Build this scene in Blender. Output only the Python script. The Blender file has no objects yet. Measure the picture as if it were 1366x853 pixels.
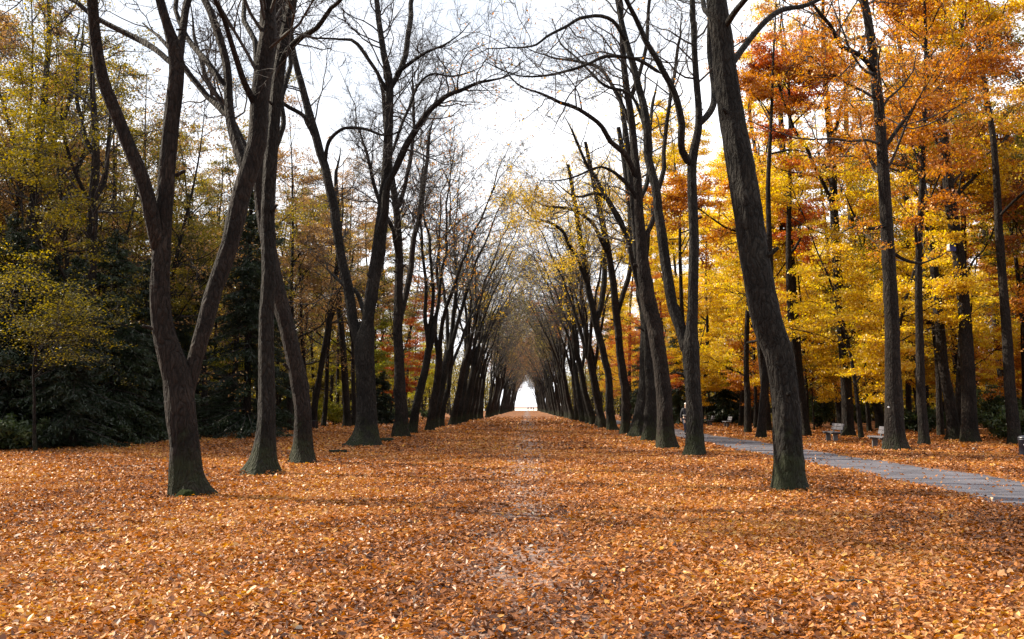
import bpy, bmesh, math
import numpy as np
from mathutils import Vector, Matrix

rng = np.random.default_rng(11)
S = bpy.context.scene
C = S.collection
R_ = math.radians
PI = math.pi

# ------------------------------------------------------------------ camera
F_PX, W_PX, H_PX = 1328.0, 1366.0, 853.0
CAM_H = 1.6
PITCH = math.atan((543 - H_PX / 2) / F_PX)
YAW = math.atan((703 - W_PX / 2) / F_PX)
cam_d = bpy.data.cameras.new('camera')
cam = bpy.data.objects.new('camera', cam_d)
C.objects.link(cam)
cam.location = (0, 0, CAM_H)
cam.rotation_euler = (PI / 2 + PITCH, 0, YAW)
cam_d.sensor_width = 36
cam_d.lens = 36 * F_PX / W_PX
cam_d.clip_end = 6000
S.camera = cam
CAM_R = np.array(cam.rotation_euler.to_matrix())


def at(x, y, Y):
    """the place at distance Y along the avenue that the photo shows at pixel x, y"""
    d = CAM_R @ np.array([(x - W_PX / 2) / F_PX, -(y - H_PX / 2) / F_PX, -1.0])
    return np.array([0, 0, CAM_H]) + d * (Y / d[1])


def ground_at(x, y):
    d = CAM_R @ np.array([(x - W_PX / 2) / F_PX, -(y - H_PX / 2) / F_PX, -1.0])
    return np.array([0, 0, CAM_H]) + d * (-CAM_H / d[2])


# ------------------------------------------------------------------ materials
def new_mat(name):
    m = bpy.data.materials.new(name)
    m.use_nodes = True
    nt = m.node_tree
    nt.nodes.clear()
    return m, nt


def nd(nt, kind, **kw):
    n = nt.nodes.new(kind)
    for k, v in kw.items():
        if k.startswith('i_'):
            n.inputs[k[2:].replace('_', ' ')].default_value = v
        else:
            setattr(n, k, v)
    return n


def ramp(nt, stops, interp='LINEAR'):
    n = nt.nodes.new('ShaderNodeValToRGB')
    cr = n.color_ramp
    cr.interpolation = interp
    while len(cr.elements) > 1:
        cr.elements.remove(cr.elements[-1])
    cr.elements[0].position = stops[0][0]
    cr.elements[0].color = (*stops[0][1], 1)
    for p, c in stops[1:]:
        e = cr.elements.new(p)
        e.color = (*c, 1)
    return n


def plain(name, col, rough=0.7, noise=0.25, scale=12.0, metal=0.0, bump=0.15):
    m, nt = new_mat(name)
    L = nt.links.new
    out = nd(nt, 'ShaderNodeOutputMaterial')
    b = nd(nt, 'ShaderNodeBsdfPrincipled')
    b.inputs['Roughness'].default_value = rough
    b.inputs['Metallic'].default_value = metal
    tc = nd(nt, 'ShaderNodeTexCoord')
    n = nd(nt, 'ShaderNodeTexNoise')
    n.inputs['Scale'].default_value = scale
    n.inputs['Detail'].default_value = 6
    L(tc.outputs['Object'], n.inputs['Vector'])
    lo = tuple(c * (1 - noise) for c in col)
    hi = tuple(min(1, c * (1 + noise)) for c in col)
    r = ramp(nt, [(0.3, lo), (0.7, hi)])
    L(n.outputs['Fac'], r.inputs['Fac'])
    L(r.outputs['Color'], b.inputs['Base Color'])
    bp = nd(nt, 'ShaderNodeBump')
    bp.inputs['Strength'].default_value = bump
    bp.inputs['Distance'].default_value = 0.01
    L(n.outputs['Fac'], bp.inputs['Height'])
    L(bp.outputs['Normal'], b.inputs['Normal'])
    L(b.outputs['BSDF'], out.inputs['Surface'])
    return m


def bark_mat(name, dark, light, moss_h=2.2, moss=0.7, mosscol=(0.022, 0.028, 0.010), streak=5.0):
    m, nt = new_mat(name)
    L = nt.links.new
    out = nd(nt, 'ShaderNodeOutputMaterial')
    b = nd(nt, 'ShaderNodeBsdfPrincipled')
    b.inputs['Roughness'].default_value = 0.9
    b.inputs['Specular IOR Level'].default_value = 0.2
    tc = nd(nt, 'ShaderNodeTexCoord')
    oi = nd(nt, 'ShaderNodeObjectInfo')
    mp = nd(nt, 'ShaderNodeMapping')
    mp.inputs['Scale'].default_value = (1, 1, 0.22)
    wn = nd(nt, 'ShaderNodeTexNoise')
    wn.inputs['Scale'].default_value = 2.6
    wn.inputs['Detail'].default_value = 4
    L(tc.outputs['Object'], wn.inputs['Vector'])
    wa = nd(nt, 'ShaderNodeMix', data_type='RGBA', blend_type='LINEAR_LIGHT')
    wa.inputs[0].default_value = 0.10
    L(tc.outputs['Object'], wa.inputs[6])
    L(wn.outputs['Color'], wa.inputs[7])
    sh = nd(nt, 'ShaderNodeVectorMath', operation='ADD')
    L(wa.outputs[2], sh.inputs[0])
    L(oi.outputs['Random'], sh.inputs[1])
    L(sh.outputs[0], mp.inputs['Vector'])
    fine = nd(nt, 'ShaderNodeTexNoise')
    fine.inputs['Scale'].default_value = 26
    fine.inputs['Detail'].default_value = 5
    fine.inputs['Distortion'].default_value = 0.6
    L(mp.outputs['Vector'], fine.inputs['Vector'])
    vo = nd(nt, 'ShaderNodeTexVoronoi', feature='DISTANCE_TO_EDGE')
    vo.inputs['Scale'].default_value = 12
    L(mp.outputs['Vector'], vo.inputs['Vector'])
    big = nd(nt, 'ShaderNodeTexNoise')
    big.inputs['Scale'].default_value = 1.3
    big.inputs['Detail'].default_value = 4
    L(tc.outputs['Object'], big.inputs['Vector'])
    r = ramp(nt, [(0.3, dark), (0.72, light)])
    L(fine.outputs['Fac'], r.inputs['Fac'])
    r2 = ramp(nt, [(0.32, (0.45, 0.42, 0.40)), (0.55, (1.0, 0.97, 0.95)), (0.72, (1.6, 1.6, 1.5))])
    L(big.outputs['Fac'], r2.inputs['Fac'])
    mul = nd(nt, 'ShaderNodeMix', data_type='RGBA', blend_type='MULTIPLY')
    mul.inputs[0].default_value = 1
    L(r.outputs['Color'], mul.inputs[6])
    L(r2.outputs['Color'], mul.inputs[7])
    crack = nd(nt, 'ShaderNodeMapRange')
    crack.inputs['From Max'].default_value = 0.12
    crack.inputs['To Min'].default_value = 0.3
    L(vo.outputs['Distance'], crack.inputs['Value'])
    mul2 = nd(nt, 'ShaderNodeMix', data_type='RGBA', blend_type='MULTIPLY')
    mul2.inputs[0].default_value = 1
    L(mul.outputs[2], mul2.inputs[6])
    L(crack.outputs['Result'], mul2.inputs[7])
    # moss: grows on one side and round the foot
    sep = nd(nt, 'ShaderNodeSeparateXYZ')
    L(tc.outputs['Object'], sep.inputs['Vector'])
    mh = nd(nt, 'ShaderNodeMapRange')
    mh.inputs['From Min'].default_value = 0
    mh.inputs['From Max'].default_value = moss_h
    mh.inputs['To Min'].default_value = 0.64
    mh.inputs['To Max'].default_value = 0.22
    L(sep.outputs['Z'], mh.inputs['Value'])
    mn = nd(nt, 'ShaderNodeTexNoise')
    mn.inputs['Scale'].default_value = 2.3
    mn.inputs['Detail'].default_value = 7
    mn.inputs['Roughness'].default_value = 0.7
    L(tc.outputs['Object'], mn.inputs['Vector'])
    gt = nd(nt, 'ShaderNodeMath', operation='SUBTRACT')
    L(mh.outputs['Result'], gt.inputs[0])
    L(mn.outputs['Fac'], gt.inputs[1])
    ms = nd(nt, 'ShaderNodeMapRange')
    ms.inputs['From Min'].default_value = -0.06
    ms.inputs['From Max'].default_value = 0.12
    ms.inputs['To Max'].default_value = moss
    L(gt.outputs[0], ms.inputs['Value'])
    mix = nd(nt, 'ShaderNodeMix', data_type='RGBA')
    L(ms.outputs['Result'], mix.inputs[0])
    L(mul2.outputs[2], mix.inputs[6])
    mix.inputs[7].default_value = (*mosscol, 1)
    L(mix.outputs[2], b.inputs['Base Color'])
    ht = nd(nt, 'ShaderNodeMath', operation='MULTIPLY_ADD')
    L(vo.outputs['Distance'], ht.inputs[0])
    ht.inputs[1].default_value = 1.5
    L(fine.outputs['Fac'], ht.inputs[2])
    bp = nd(nt, 'ShaderNodeBump')
    bp.inputs['Strength'].default_value = 0.9
    bp.inputs['Distance'].default_value = 0.09
    L(ht.outputs[0], bp.inputs['Height'])
    L(bp.outputs['Normal'], b.inputs['Normal'])
    L(b.outputs['BSDF'], out.inputs['Surface'])
    return m


def leaf_mat(name, stops, trans=0.5, vary=0.25, gloss=0.04):
    m, nt = new_mat(name)
    L = nt.links.new
    out = nd(nt, 'ShaderNodeOutputMaterial')
    a = nd(nt, 'ShaderNodeAttribute', attribute_name='tint')
    oi = nd(nt, 'ShaderNodeObjectInfo')
    sep = nd(nt, 'ShaderNodeSeparateColor')
    L(a.outputs['Color'], sep.inputs['Color'])
    # leaf tone + clump tone + tree tone
    m1 = nd(nt, 'ShaderNodeMath', operation='MULTIPLY_ADD')
    L(sep.outputs['Green'], m1.inputs[0])
    m1.inputs[1].default_value = 0.55
    s2 = nd(nt, 'ShaderNodeMath', operation='MULTIPLY')
    L(sep.outputs['Red'], s2.inputs[0])
    s2.inputs[1].default_value = 0.45
    L(s2.outputs[0], m1.inputs[2])
    m2 = nd(nt, 'ShaderNodeMath', operation='MULTIPLY_ADD')
    L(oi.outputs['Random'], m2.inputs[0])
    m2.inputs[1].default_value = vary
    off = nd(nt, 'ShaderNodeMath', operation='SUBTRACT')
    L(m1.outputs[0], off.inputs[0])
    off.inputs[1].default_value = vary / 2
    L(off.outputs[0], m2.inputs[2])
    r = ramp(nt, stops)
    L(m2.outputs[0], r.inputs['Fac'])
    df = nd(nt, 'ShaderNodeBsdfDiffuse')
    tr = nd(nt, 'ShaderNodeBsdfTranslucent')
    gl = nd(nt, 'ShaderNodeBsdfGlossy')
    gl.inputs['Roughness'].default_value = 0.45
    L(r.outputs['Color'], df.inputs['Color'])
    hs = nd(nt, 'ShaderNodeHueSaturation')
    hs.inputs['Saturation'].default_value = 1.1
    hs.inputs['Value'].default_value = 1.15
    L(r.outputs['Color'], hs.inputs['Color'])
    L(hs.outputs['Color'], tr.inputs['Color'])
    mx = nd(nt, 'ShaderNodeMixShader')
    mx.inputs[0].default_value = trans
    L(df.outputs[0], mx.inputs[1])
    L(tr.outputs[0], mx.inputs[2])
    mg = nd(nt, 'ShaderNodeMixShader')
    mg.inputs[0].default_value = gloss
    L(mx.outputs[0], mg.inputs[1])
    L(gl.outputs[0], mg.inputs[2])
    L(mg.outputs[0], out.inputs['Surface'])
    return m


BARK = bark_mat('bark_brown_grey', (0.007, 0.005, 0.0045), (0.029, 0.021, 0.017), moss=.55)
BARK_GREY = bark_mat('bark_cool_grey', (0.0065, 0.0057, 0.0052), (0.026, 0.023, 0.020), moss=0.65)
BARK_DARK = bark_mat('bark_forest', (0.008, 0.006, 0.005), (0.028, 0.021, 0.017), moss=0.4, moss_h=1.2)
TWIG = plain('twig', (0.022, 0.017, 0.015), 0.85, 0.3, 3.0)
LEAF_YELLOW = leaf_mat('leaf_yellow', [(0.0, (0.34, 0.17, 0.012)), (0.3, (0.55, 0.33, 0.018)), (0.6, (0.72, 0.50, 0.03)), (0.9, (0.56, 0.46, 0.05))], 0.55)
LEAF_ORANGE = leaf_mat('leaf_orange', [(0.0, (0.14, 0.05, 0.015)), (0.3, (0.35, 0.12, 0.017)), (0.6, (0.52, 0.215, 0.022)), (0.9, (0.60, 0.36, 0.035))], 0.5)
LEAF_RUST = leaf_mat('leaf_rust', [(0.0, (0.09, 0.035, 0.016)), (0.35, (0.22, 0.075, 0.02)), (0.65, (0.38, 0.13, 0.025)), (0.95, (0.40, 0.20, 0.03))], 0.45)
LEAF_RED = leaf_mat('leaf_red', [(0.0, (0.15, 0.03, 0.016)), (0.4, (0.34, 0.075, 0.02)), (0.75, (0.48, 0.14, 0.03))], 0.5)
LEAF_OLIVE = leaf_mat('leaf_olive', [(0.0, (0.035, 0.034, 0.009)), (0.3, (0.085, 0.076, 0.012)), (0.6, (0.19, 0.145, 0.017)), (0.9, (0.34, 0.25, 0.025))], 0.55)
LEAF_LIME = leaf_mat('leaf_yellow_green', [(0.0, (0.08, 0.10, 0.012)), (0.4, (0.22, 0.22, 0.02)), (0.8, (0.42, 0.36, 0.03))], 0.55)
LEAF_TAN = leaf_mat('leaf_tan', [(0.0, (0.10, 0.055, 0.025)), (0.4, (0.22, 0.12, 0.05)), (0.8, (0.34, 0.20, 0.06))], 0.45)
LEAF_DARK = leaf_mat('leaf_dark_green', [(0.0, (0.012, 0.025, 0.008)), (0.5, (0.03, 0.05, 0.014)), (1.0, (0.07, 0.085, 0.02))], 0.35)
NEEDLE = leaf_mat('needle', [(0.0, (0.006, 0.012, 0.006)), (0.5, (0.014, 0.026, 0.011)), (1.0, (0.034, 0.05, 0.018))], 0.2)
LITTER = leaf_mat('fallen_leaf', [(0.0, (0.028, 0.013, 0.009)), (0.22, (0.10, 0.038, 0.016)), (0.40, (0.22, 0.075, 0.018)), (0.56, (0.38, 0.132, 0.018)),
                                  (0.67, (0.36, 0.155, 0.05)), (0.77, (0.42, 0.235, 0.10)), (0.85, (0.52, 0.27, 0.03)), (1.0, (0.28, 0.08, 0.022))], 0.22, 0.0, 0.035)
CONCRETE = plain('bench_concrete', (0.07, 0.067, 0.068), 0.85, 0.25, 25)
WOOD_GREY = plain('weathered_plank', (0.075, 0.072, 0.084), 0.9, 0.25, 18)
BIN_BLUE = plain('bin_enamel', (0.012, 0.018, 0.032), 0.4, 0.2, 8)
WHITE = plain('white_paint', (0.75, 0.76, 0.78), 0.5, 0.06, 10)
BLUE = plain('blue_paint', (0.014, 0.018, 0.15), 0.5, 0.2, 10)
STEEL = plain('dull_metal', (0.25, 0.25, 0.24), 0.5, 0.2, 12, 0.5)
MOSS = plain('moss', (0.010, 0.015, 0.004), 1.0, 0.6, 30, 0, 1.0)
MOSS.node_tree.nodes['Principled BSDF'].inputs['Specular IOR Level'].default_value = 0.05
PALE = plain('pale_stone', (0.55, 0.52, 0.48), 0.8, 0.15, 3)
SKIN = plain('skin', (0.50, 0.33, 0.25), 0.6, 0.08, 20)
CLOTH_DARK = plain('dark_cloth', (0.018, 0.020, 0.028), 0.85, 0.25, 40)
CLOTH_NAVY = plain('navy_cloth', (0.02, 0.024, 0.045), 0.85, 0.25, 40)
HAIR_PALE = plain('pale_hat', (0.62, 0.61, 0.60), 0.8, 0.1, 30)
HAIR_DARK = plain('dark_hair', (0.03, 0.022, 0.017), 0.7, 0.3, 60)
BELT = plain('pale_strap', (0.35, 0.34, 0.33), 0.6, 0.1, 20)


# ------------------------------------------------------------------ geometry
def unit(v):
    return v / np.maximum(np.linalg.norm(v, axis=-1, keepdims=True), 1e-9)


class Geo:
    """collects quads and becomes ONE mesh"""

    def __init__(self):
        self.v, self.f, self.m, self.t, self.n = [], [], [], [], 0

    def add(self, v, f, mat=0, tint=None):
        v = np.asarray(v, float).reshape(-1, 3)
        f = np.asarray(f, np.int64).reshape(-1, 4)
        self.v.append(v)
        self.f.append(f + self.n)
        self.m.append(np.full(len(f), mat))
        self.t.append(np.zeros((len(v), 2)) + 0.5 if tint is None else tint)
        self.n += len(v)

    def mesh(self, name, mats, smooth=True):
        v, f = np.concatenate(self.v), np.concatenate(self.f)
        me = bpy.data.meshes.new(name)
        me.vertices.add(len(v))
        me.vertices.foreach_set('co', v.astype(np.float32).ravel())
        me.loops.add(len(f) * 4)
        me.loops.foreach_set('vertex_index', f.astype(np.int32).ravel())
        me.polygons.add(len(f))
        me.polygons.foreach_set('loop_start', np.arange(0, len(f) * 4, 4, dtype=np.int32))
        me.polygons.foreach_set('material_index', np.concatenate(self.m).astype(np.int32))
        me.polygons.foreach_set('use_smooth', np.full(len(f), smooth))
        t = np.concatenate(self.t)
        at_ = me.color_attributes.new('tint', 'FLOAT_COLOR', 'POINT')
        col = np.ones((len(v), 4), np.float32)
        col[:, :2] = t
        col[:, 2] = 0
        at_.data.foreach_set('color', col.ravel())
        for m in mats:
            me.materials.append(m)
        me.update(calc_edges=True)
        return me


def tubes(g, P, R, sides, mat=0):
    """P (n,K,3), R (n,K) or (n,K,sides)"""
    n, K, _ = P.shape
    T = unit(np.gradient(P, axis=1))
    mean = unit(P[:, -1] - P[:, 0])
    ref = np.where(np.abs(mean[:, 2:3]) > 0.8, np.array([[1.0, 0, 0]]), np.array([[0, 0, 1.0]]))[:, None, :]
    U = unit(ref - (ref * T).sum(-1, keepdims=True) * T)
    V = np.cross(T, U)
    a = np.arange(sides) / sides * 2 * PI
    if R.ndim == 2:
        R = np.repeat(R[:, :, None], sides, 2)
    ring = P[:, :, None] + R[..., None] * (np.cos(a)[None, None, :, None] * U[:, :, None] + np.sin(a)[None, None, :, None] * V[:, :, None])
    idx = np.arange(n * K * sides).reshape(n, K, sides)
    q = np.stack([idx[:, :-1], np.roll(idx, -1, 2)[:, :-1], np.roll(idx, -1, 2)[:, 1:], idx[:, 1:]], -1)
    g.add(ring.reshape(-1, 3), q.reshape(-1, 4), mat)


def spline(pts, step):
    """Catmull-Rom through pts (n,4: xyz + radius), resampled"""
    p = np.asarray(pts, float)
    if len(p) == 2:
        p = np.stack([p[0], (p[0] + p[1]) / 2, p[1]])
    q = np.concatenate([[2 * p[0] - p[1]], p, [2 * p[-1] - p[-2]]])
    out = []
    for i in range(len(p) - 1):
        a, b, c, d = q[i:i + 4]
        n = max(2, int(np.linalg.norm(c[:3] - b[:3]) / step))
        t = (np.arange(n) / n)[:, None]
        out.append(0.5 * ((2 * b) + (-a + c) * t + (2 * a - 5 * b + 4 * c - d) * t * t + (-a + 3 * b - 3 * c + d) * t ** 3))
    out.append(p[-1:])
    o = np.concatenate(out)
    o[:, 3] = np.maximum(o[:, 3], 0.004)
    return o


def kink(P4, amp, every, r):
    s = np.concatenate([[0], np.cumsum(np.linalg.norm(np.diff(P4[:, :3], axis=0), axis=1))])
    n = max(3, int(s[-1] / every))
    k = np.linspace(0, s[-1], n) + np.concatenate([[0], r.uniform(-.3, .3, n - 2) * s[-1] / n, [0]])
    o = r.normal(0, amp, (len(k), 3))
    o[0] = 0
    Q = P4.copy()
    for i in range(3):
        Q[:, i] += np.interp(s, k, o[:, i])
    return Q


def resample(P4, K):
    s = np.concatenate([[0], np.cumsum(np.linalg.norm(np.diff(P4[:, :3], axis=0), axis=1))])
    t = np.linspace(0, s[-1], K)
    return np.stack([np.interp(t, s, P4[:, i]) for i in range(4)], 1)


def stem(g, P4, sides=16, flare=0.0, rough=0.06, mat=0, r=None):
    """a trunk or limb with an uneven outline, knots and buttress roots at its foot"""
    r = r or rng
    P, R = P4[:, :3], P4[:, 3]
    K = len(P)
    h = np.concatenate([[0], np.cumsum(np.linalg.norm(np.diff(P, axis=0), axis=1))])
    a = np.arange(sides) / sides * 2 * PI
    RR = np.repeat(R[:, None], sides, 1)
    lob = np.zeros((K, sides))
    for k in range(2, 6):
        ph = r.uniform(0, 6.28) + np.cumsum(r.normal(0, 0.12, K))
        am = rough / k * 1.6 * (1 + 0.5 * np.sin(h * r.uniform(0.5, 2) + r.uniform(0, 6)))
        lob += am[:, None] * np.cos(k * a[None] + ph[:, None])
    RR *= 1 + lob + r.normal(0, rough * 0.2, (K, sides))
    if sides >= 30:                                                   # furrowed bark
        kk = max(4, int(h[-1] / .45))
        grid = r.normal(0, 1, (kk + 2, sides))
        u = h / h[-1] * kk
        k0 = np.minimum(u.astype(int), kk)
        fr = (u - k0)[:, None]
        RR *= 1 + .022 * (grid[k0] * (1 - fr) + grid[k0 + 1] * fr) + r.normal(0, .008, (K, sides))
    for _ in range(max(0, int(h[-1] * 0.6))):                         # knots and burrs
        k0, a0 = r.uniform(0.5, h[-1]), r.uniform(0, 6.28)
        da = np.abs((a - a0 + PI) % (2 * PI) - PI)
        RR *= 1 + rough * 2.2 * np.exp(-((h - k0) / 0.22) ** 2)[:, None] * np.exp(-(da / 0.5) ** 2)[None]
    if flare:
        root = np.zeros(sides)
        for _ in range(6):
            a0 = r.uniform(0, 6.28)
            da = np.abs((a - a0 + PI) % (2 * PI) - PI)
            root = np.maximum(root, r.uniform(0.5, 1.0) * np.exp(-(da / 0.42) ** 2))
        RR *= 1 + flare * np.exp(-h / 0.32)[:, None] * (0.12 + 1.05 * root)[None]
        RR *= 1 + flare * 0.28 * np.exp(-h / 1.0)[:, None]
    else:
        RR[0] *= .05
    tubes(g, P[None], RR[None], sides, mat)


def sprout(par, per_m, tr, ang, length, rr, K, wob, up, r, mind=0.004, pull=(0, 0), taper=0.25, maxr=9.0):
    """children along the parents: list of (K0,4) arrays -> (N,K,3), (N,K)"""
    Q = np.stack([resample(p, 14) for p in par])
    ln = np.linalg.norm(np.diff(Q[:, :, :3], axis=1), axis=2).sum(1)
    cnt = r.poisson(np.maximum(ln * per_m * (tr[1] - tr[0]), 0.15))
    idx = np.repeat(np.arange(len(Q)), cnt)
    N = len(idx)
    if N == 0:
        return np.zeros((0, K, 3)), np.zeros((0, K))
    t = r.uniform(tr[0], tr[1], N)
    u = t * 13
    i0 = np.minimum(u.astype(int), 12)
    w = (u - i0)[:, None]
    p = Q[idx, i0] * (1 - w) + Q[idx, i0 + 1] * w
    T = unit(Q[idx, i0 + 1, :3] - Q[idx, i0, :3])
    rnd = unit(r.normal(0, 1, (N, 3)))
    perp = unit(rnd - (rnd * T).sum(1, keepdims=True) * T)
    an = np.radians(r.uniform(ang[0], ang[1], N))[:, None]
    d = np.cos(an) * T + np.sin(an) * perp
    L = r.uniform(length[0], length[1], N) * (0.55 + 0.6 * (1 - t)) * np.clip(ln[idx] / 3.0, 0.4, 1.2)
    out = np.zeros((N, K, 3))
    pos = p[:, :3].copy()
    dr = d.copy()
    out[:, 0] = pos
    for k in range(1, K):
        dr = unit(dr + r.normal(0, wob, (N, 3)) + np.array([pull[0], pull[1], up]))
        pos = pos + dr * (L / (K - 1))[:, None]
        out[:, k] = pos
    r0 = np.minimum(np.clip(p[:, 3] * rr, mind, maxr), 0.012 + L * 0.022)
    rad = r0[:, None] * np.linspace(1, taper, K)[None]
    return out, np.maximum(rad, mind * 0.6)


def aslist(P, R):
    return [np.concatenate([p, q[:, None]], 1) for p, q in zip(P, R)]


def leaves(g, c, size, flat, mat, r, clump=None, ratio=0.6, axis=None):
    """pointed four-cornered leaves at c (N,3); flat 1 = lying level, 0 = any way up"""
    N = len(c)
    if N == 0:
        return
    nrm = unit(r.normal(0, 1, (N, 3)) * (1 - flat) + np.array([0, 0, flat * 1.4]))
    a = r.normal(0, 1, (N, 3)) if axis is None else axis + r.normal(0, 0.35, (N, 3))
    a = unit(a - (a * nrm).sum(1, keepdims=True) * nrm)
    b = np.cross(nrm, a)
    s = (size * r.uniform(0.65, 1.35, N))[:, None]
    k = ratio * r.uniform(0.75, 1.2, N)[:, None]
    bend = nrm * s * r.uniform(-0.15, 0.2, N)[:, None]
    v = np.stack([c - a * s * .5, c + b * s * k * .5 + bend - a * s * .06, c + a * s * .5, c - b * s * k * .5 + bend - a * s * .06], 1)
    tint = np.stack([r.uniform(0, 1, N), r.uniform(0, 1, N) if clump is None else clump], 1)
    g.add(v.reshape(-1, 3), np.arange(N * 4).reshape(N, 4), mat, np.repeat(tint, 4, 0))


def on_twigs(P, n, spread, r, groups=None, droop=0.0):
    """n leaf places scattered round twig paths P, with a tone shared by each spray"""
    i = r.integers(0, len(P), n)
    k = r.uniform(0.25, 1, n) * (P.shape[1] - 1)
    k0 = np.minimum(k.astype(int), P.shape[1] - 2)
    w = (k - k0)[:, None]
    c = P[i, k0] * (1 - w) + P[i, k0 + 1] * w + r.normal(0, 1, (n, 3)) * np.array(spread)
    c[:, 2] -= droop * r.uniform(0, 1, n)
    tone = r.uniform(0, 1, len(P) if groups is None else groups.max() + 1)
    return c, (tone[i] if groups is None else tone[groups[i]])


# ------------------------------------------------------------------ objects
def tag(o, label=None, cat=None, group=None, kind=None):
    for k, v in (('label', label), ('category', cat), ('group', group), ('kind', kind)):
        if v:
            o[k] = v
    return o


def empty(name, loc, label, cat, group=None, rz=0.0, sc=1.0):
    o = bpy.data.objects.new(name, None)
    C.objects.link(o)
    o.location = loc
    o.rotation_euler = (0, 0, rz)
    o.scale = (sc, sc, sc)
    o.empty_display_size = 0.3
    return tag(o, label, cat, group)


def put(name, me, parent=None, loc=(0, 0, 0)):
    o = bpy.data.objects.new(name, me)
    C.objects.link(o)
    o.parent = parent
    o.location = loc
    return o


def recolour(o, slot, m):
    o.material_slots[slot].link = 'OBJECT'
    o.material_slots[slot].material = m


def bm_mesh(name, bm, mats, smooth=False):
    me = bpy.data.meshes.new(name)
    bm.normal_update()
    bm.to_mesh(me)
    bm.free()
    for m in mats:
        me.materials.append(m)
    if smooth:
        for p in me.polygons:
            p.use_smooth = True
    return me


def box(bm, c, s, rot=(0, 0, 0), bevel=0.0, jitter=0.0):
    from mathutils import Euler
    M = Matrix.Translation(c) @ Euler(rot).to_matrix().to_4x4() @ Matrix.Diagonal((*s, 1))
    r = bmesh.ops.create_cube(bm, size=1, matrix=M)
    if bevel:
        es = list({e for v in r['verts'] for e in v.link_edges})
        bmesh.ops.bevel(bm, geom=es, offset=bevel, segments=2, affect='EDGES', profile=0.6)


def lathe(bm, prof, seg=20, c=(0, 0, 0)):
    rings = [[bm.verts.new((c[0] + r * math.cos(2 * PI * i / seg), c[1] + r * math.sin(2 * PI * i / seg), c[2] + z)) for i in range(seg)] for r, z in prof]
    for a, b in zip(rings, rings[1:]):
        for i in range(seg):
            bm.faces.new((a[i], a[(i + 1) % seg], b[(i + 1) % seg], b[i]))
    if prof[0][0] > 0.002:
        bm.faces.new(list(reversed(rings[0])))
    if prof[-1][0] > 0.002:
        bm.faces.new(rings[-1])


# ------------------------------------------------------------------ light and sky
SUN_AZ, SUN_EL = 66.0, 37.0            # degrees left of the avenue's axis, above the horizon
w = bpy.data.worlds.new('World')
S.world = w
w.use_nodes = True
nt = w.node_tree
nt.nodes.clear()
L = nt.links.new
wo = nd(nt, 'ShaderNodeOutputWorld')
bg = nd(nt, 'ShaderNodeBackground')
bg.inputs['Strength'].default_value = 0.046
sky = nd(nt, 'ShaderNodeTexSky', sky_type='NISHITA')
sky.sun_disc = False
sky.sun_elevation = R_(SUN_EL)
sky.sun_rotation = R_(-SUN_AZ)
sky.air_density = 1.2
sky.dust_density = 0.6
tc = nd(nt, 'ShaderNodeTexCoord')
mp = nd(nt, 'ShaderNodeMapping')
mp.inputs['Scale'].default_value = (1, 1, 2.2)
mp.inputs['Location'].default_value = (0.35, 0.2, 0.3)
mp.inputs['Rotation'].default_value = (0, 0, R_(200))
L(tc.outputs['Generated'], mp.inputs['Vector'])
cn = nd(nt, 'ShaderNodeTexNoise')
cn.inputs['Scale'].default_value = 1.3
cn.inputs['Detail'].default_value = 8
cn.inputs['Roughness'].default_value = 0.55
L(mp.outputs['Vector'], cn.inputs['Vector'])
cr = ramp(nt, [(0.34, (0.52, 0.52, 0.52)), (0.50, (1, 1, 1))])
L(cn.outputs['Fac'], cr.inputs['Fac'])
mx = nd(nt, 'ShaderNodeMix', data_type='RGBA')
L(cr.outputs['Color'], mx.inputs[0])
L(sky.outputs['Color'], mx.inputs[6])
mx.inputs[7].default_value = (14.0, 14.2, 14.8, 1)
L(mx.outputs[2], bg.inputs['Color'])
L(bg.outputs[0], wo.inputs['Surface'])

sd = bpy.data.lights.new('sun', 'SUN')
sd.energy = 5.0
sd.angle = R_(0.53)
sd.color = (1.0, 0.88, 0.70)
sun = bpy.data.objects.new('sun', sd)
C.objects.link(sun)
to_sun = Vector((-math.sin(R_(SUN_AZ)) * math.cos(R_(SUN_EL)), math.cos(R_(SUN_AZ)) * math.cos(R_(SUN_EL)), math.sin(R_(SUN_EL))))
sun.rotation_euler = to_sun.to_track_quat('Z', 'Y').to_euler()
sun.location = to_sun * 100

S.view_settings.view_transform = 'Standard'
S.view_settings.look = 'None'
S.view_settings.gamma = 1
S.view_settings.exposure = 1.42
S.render.engine = 'CYCLES'
cy = S.cycles
cy.max_bounces = 6
cy.diffuse_bounces = 3
cy.glossy_bounces = 2
cy.transmission_bounces = 4
cy.transparent_max_bounces = 4
cy.sample_clamp_indirect = 6
cy.use_denoising = True


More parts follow.
